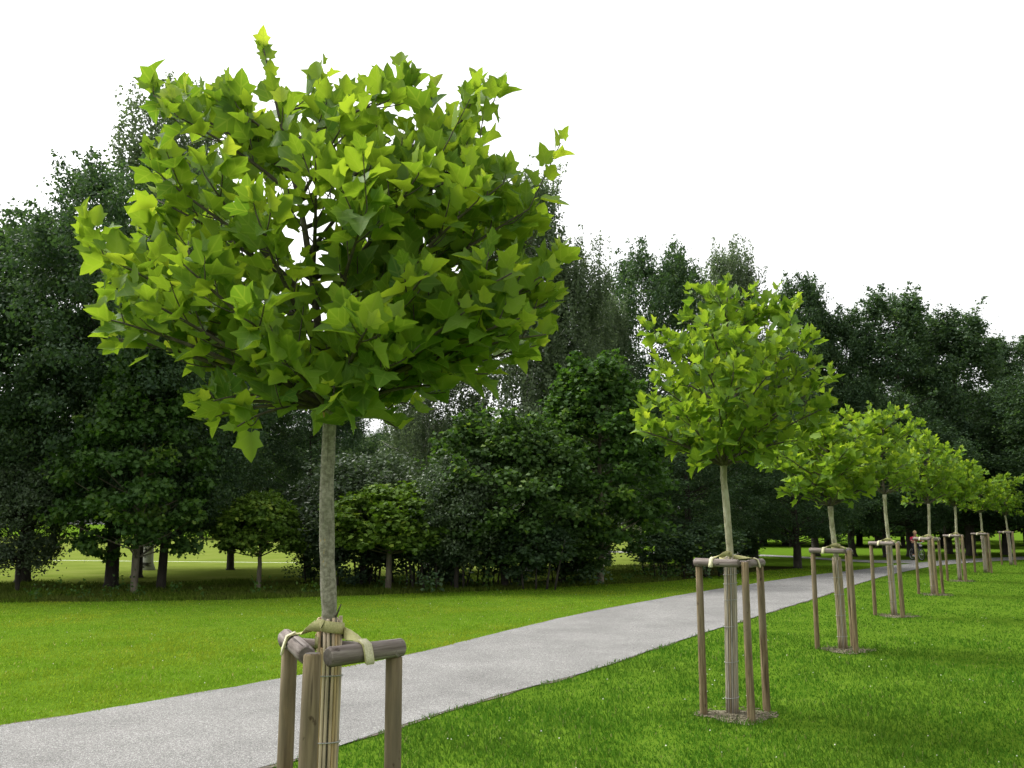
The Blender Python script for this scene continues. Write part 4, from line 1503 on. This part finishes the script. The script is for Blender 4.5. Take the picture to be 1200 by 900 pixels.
person = skin_mesh("person", [
    (-0.17, 0, 0.65), (-0.13, 0, 0.78), (-0.07, 0, 0.90), (-0.05, 0, 0.965), (-0.035, 0, 1.02), (-0.02, 0, 1.10), (-0.02, 0, 1.17),      # pelvis, chest, neck, head
    (-0.06, 0.12, 0.90), (-0.02, 0.20, 0.80), (0.11, 0.235, 0.785), (0.165, 0.23, 0.785),
    (-0.06, -0.12, 0.90), (-0.02, -0.20, 0.80), (0.11, -0.235, 0.785), (0.165, -0.23, 0.785),
    (-0.13, 0.07, 0.64), (0.13, 0.10, 0.64), (0.04, 0.11, 0.44), (0.0, 0.11, 0.405), (0.10, 0.11, 0.41),
    (-0.13, -0.07, 0.63), (0.05, -0.10, 0.46), (-0.09, -0.11, 0.21), (-0.12, -0.11, 0.17), (-0.01, -0.11, 0.17)],
    [(0, 1), (1, 2), (2, 3), (3, 4), (4, 5), (5, 6), (2, 7), (7, 8), (8, 9), (9, 10), (2, 11), (11, 12), (12, 13), (13, 14),
     (0, 15), (15, 16), (16, 17), (17, 18), (17, 19), (0, 20), (20, 21), (21, 22), (22, 23), (22, 24)],
    [(0.09, 0.075), (0.085, 0.07), (0.095, 0.07), 0.04, 0.05, (0.075, 0.08), (0.055, 0.06), 0.045, 0.035, 0.026, 0.024, 0.045, 0.035, 0.026, 0.024,
     0.07, 0.052, 0.034, 0.028, 0.026, 0.07, 0.052, 0.034, 0.028, 0.026])
po = bpy.data.objects.new("person", person)
COL.objects.link(po)
po.location = (cb.x, cb.y, 0.016)
po.rotation_euler = (0, 0, face)
po.scale = (1.08, 1.08, 1.08)
tag(po, "blond child in red jersey and dark trousers riding towards the viewer", "person")
person.materials.append(M["skin"])
# fingers closed round the grips, and the face
for s in (-1, 1):
    fm = MB()
    for k in range(4):
        yy = s * (0.205 + 0.017 * k)
        fm.tube([(0.165, yy, 0.79), (0.19, yy, 0.775), (0.185, yy, 0.748), (0.158, yy, 0.742)], [0.009, 0.0085, 0.008, 0.007], 6)
    fm.tube([(0.15, s * 0.20, 0.785), (0.165, s * 0.19, 0.765), (0.16, s * 0.185, 0.748)], [0.01, 0.009, 0.008], 6)
    fm.build("hand", M["skin"], po)
fm = MB()
fm.tube([(0.055, 0, 1.115), (0.075, 0, 1.085), (0.058, 0, 1.08)], [0.008, 0.013, 0.008], 6)
fm.build("nose", M["skin"], po)
for s in (-1, 1):
    fm = MB()
    fm.tube([(0.048, s * 0.028, 1.11), (0.061, s * 0.028, 1.11)], [0.010, 0.007], 8)
    fm.build("eye", M["rubber"], po)
hair = skin_mesh("hair", [(-0.06, 0, 1.06), (-0.05, 0, 1.12), (-0.025, 0, 1.172), (0.02, 0, 1.178)], [(0, 1), (1, 2), (2, 3)], [(0.06, 0.06), (0.082, 0.082), (0.07, 0.07), (0.05, 0.03)])
link("hair", hair, M["hair"], po)
shirt = skin_mesh("jersey", [(-0.155, 0, 0.68), (-0.13, 0, 0.78), (-0.07, 0, 0.90), (-0.055, 0, 0.945), (-0.06, 0.12, 0.90), (-0.02, 0.20, 0.80), (0.05, 0.225, 0.79), (-0.06, -0.12, 0.90), (-0.02, -0.20, 0.80), (0.05, -0.225, 0.79)],
                  [(0, 1), (1, 2), (2, 3), (2, 4), (4, 5), (5, 6), (2, 7), (7, 8), (8, 9)], [(0.108, 0.095), (0.105, 0.09), (0.112, 0.088), 0.05, 0.06, 0.05, 0.042, 0.06, 0.05, 0.042])
link("jersey", shirt, M["shirt"], po)
tr = skin_mesh("trousers", [(-0.17, 0, 0.65), (-0.13, 0.07, 0.64), (0.13, 0.10, 0.64), (0.045, 0.11, 0.455), (-0.13, -0.07, 0.63), (0.05, -0.10, 0.46), (-0.083, -0.11, 0.23)],
               [(0, 1), (1, 2), (2, 3), (0, 4), (4, 5), (5, 6)], [(0.10, 0.088), 0.082, 0.062, 0.045, 0.082, 0.062, 0.045])
link("trousers", tr, M["trousers"], po)
for (x_, y_, z_) in ((0.05, 0.11, 0.405), (-0.065, -0.11, 0.168)):
    fm = MB()
    fm.tube([(x_ - 0.07, y_, z_ + 0.012), (x_ - 0.04, y_, z_ + 0.014), (x_ + 0.03, y_, z_ + 0.008), (x_ + 0.075, y_, z_)], [0.026, 0.036, 0.036, 0.02], 8)
    fm.build("shoe", M["shoe"], po)

# ------------------------------------------------------------------ light
SUN_EL, SUN_AZ = 56, -62            # degrees; azimuth from the view direction, negative to the left
w = bpy.data.worlds.new("World")
scene.world = w
w.use_nodes = True
n = w.node_tree
n.nodes.clear()
out = n.nodes.new("ShaderNodeOutputWorld")
bg = n.nodes.new("ShaderNodeBackground")
sky = n.nodes.new("ShaderNodeTexSky")
sky.sky_type = "NISHITA"
sky.sun_disc = False
sky.sun_elevation = R(SUN_EL)
sky.sun_rotation = R(SUN_AZ)
sky.air_density = 1.0
sky.dust_density = 4.0
hs = n.nodes.new("ShaderNodeHueSaturation")
hs.inputs["Saturation"].default_value = 0.05       # a closed, white cloud cover
n.links.new(sky.outputs[0], hs.inputs["Color"])
n.links.new(hs.outputs[0], bg.inputs[0])
bg.inputs[1].default_value = 0.15
n.links.new(bg.outputs[0], out.inputs[0])
sd = bpy.data.lights.new("sun", "SUN")
sd.energy = 1.3
sd.angle = R(24)
sd.color = (1.0, 0.96, 0.89)
so = bpy.data.objects.new("sun", sd)
COL.objects.link(so)
az = R(SUN_AZ)
dirv = Vector((math.sin(az) * math.cos(R(SUN_EL)), math.cos(az) * math.cos(R(SUN_EL)), math.sin(R(SUN_EL))))
so.rotation_mode = "QUATERNION"
so.rotation_quaternion = dirv.to_track_quat("Z", "Y")
so.location = dirv * 60

vs_ = scene.view_settings
vs_.view_transform = "Standard"
vs_.look = "None"
vs_.exposure = 1.15
vs_.gamma = 1
vs_.use_curve_mapping = False
scene.cycles.max_bounces = 7
scene.cycles.diffuse_bounces = 3
scene.cycles.glossy_bounces = 2
scene.cycles.transmission_bounces = 4
scene.cycles.use_denoising = True
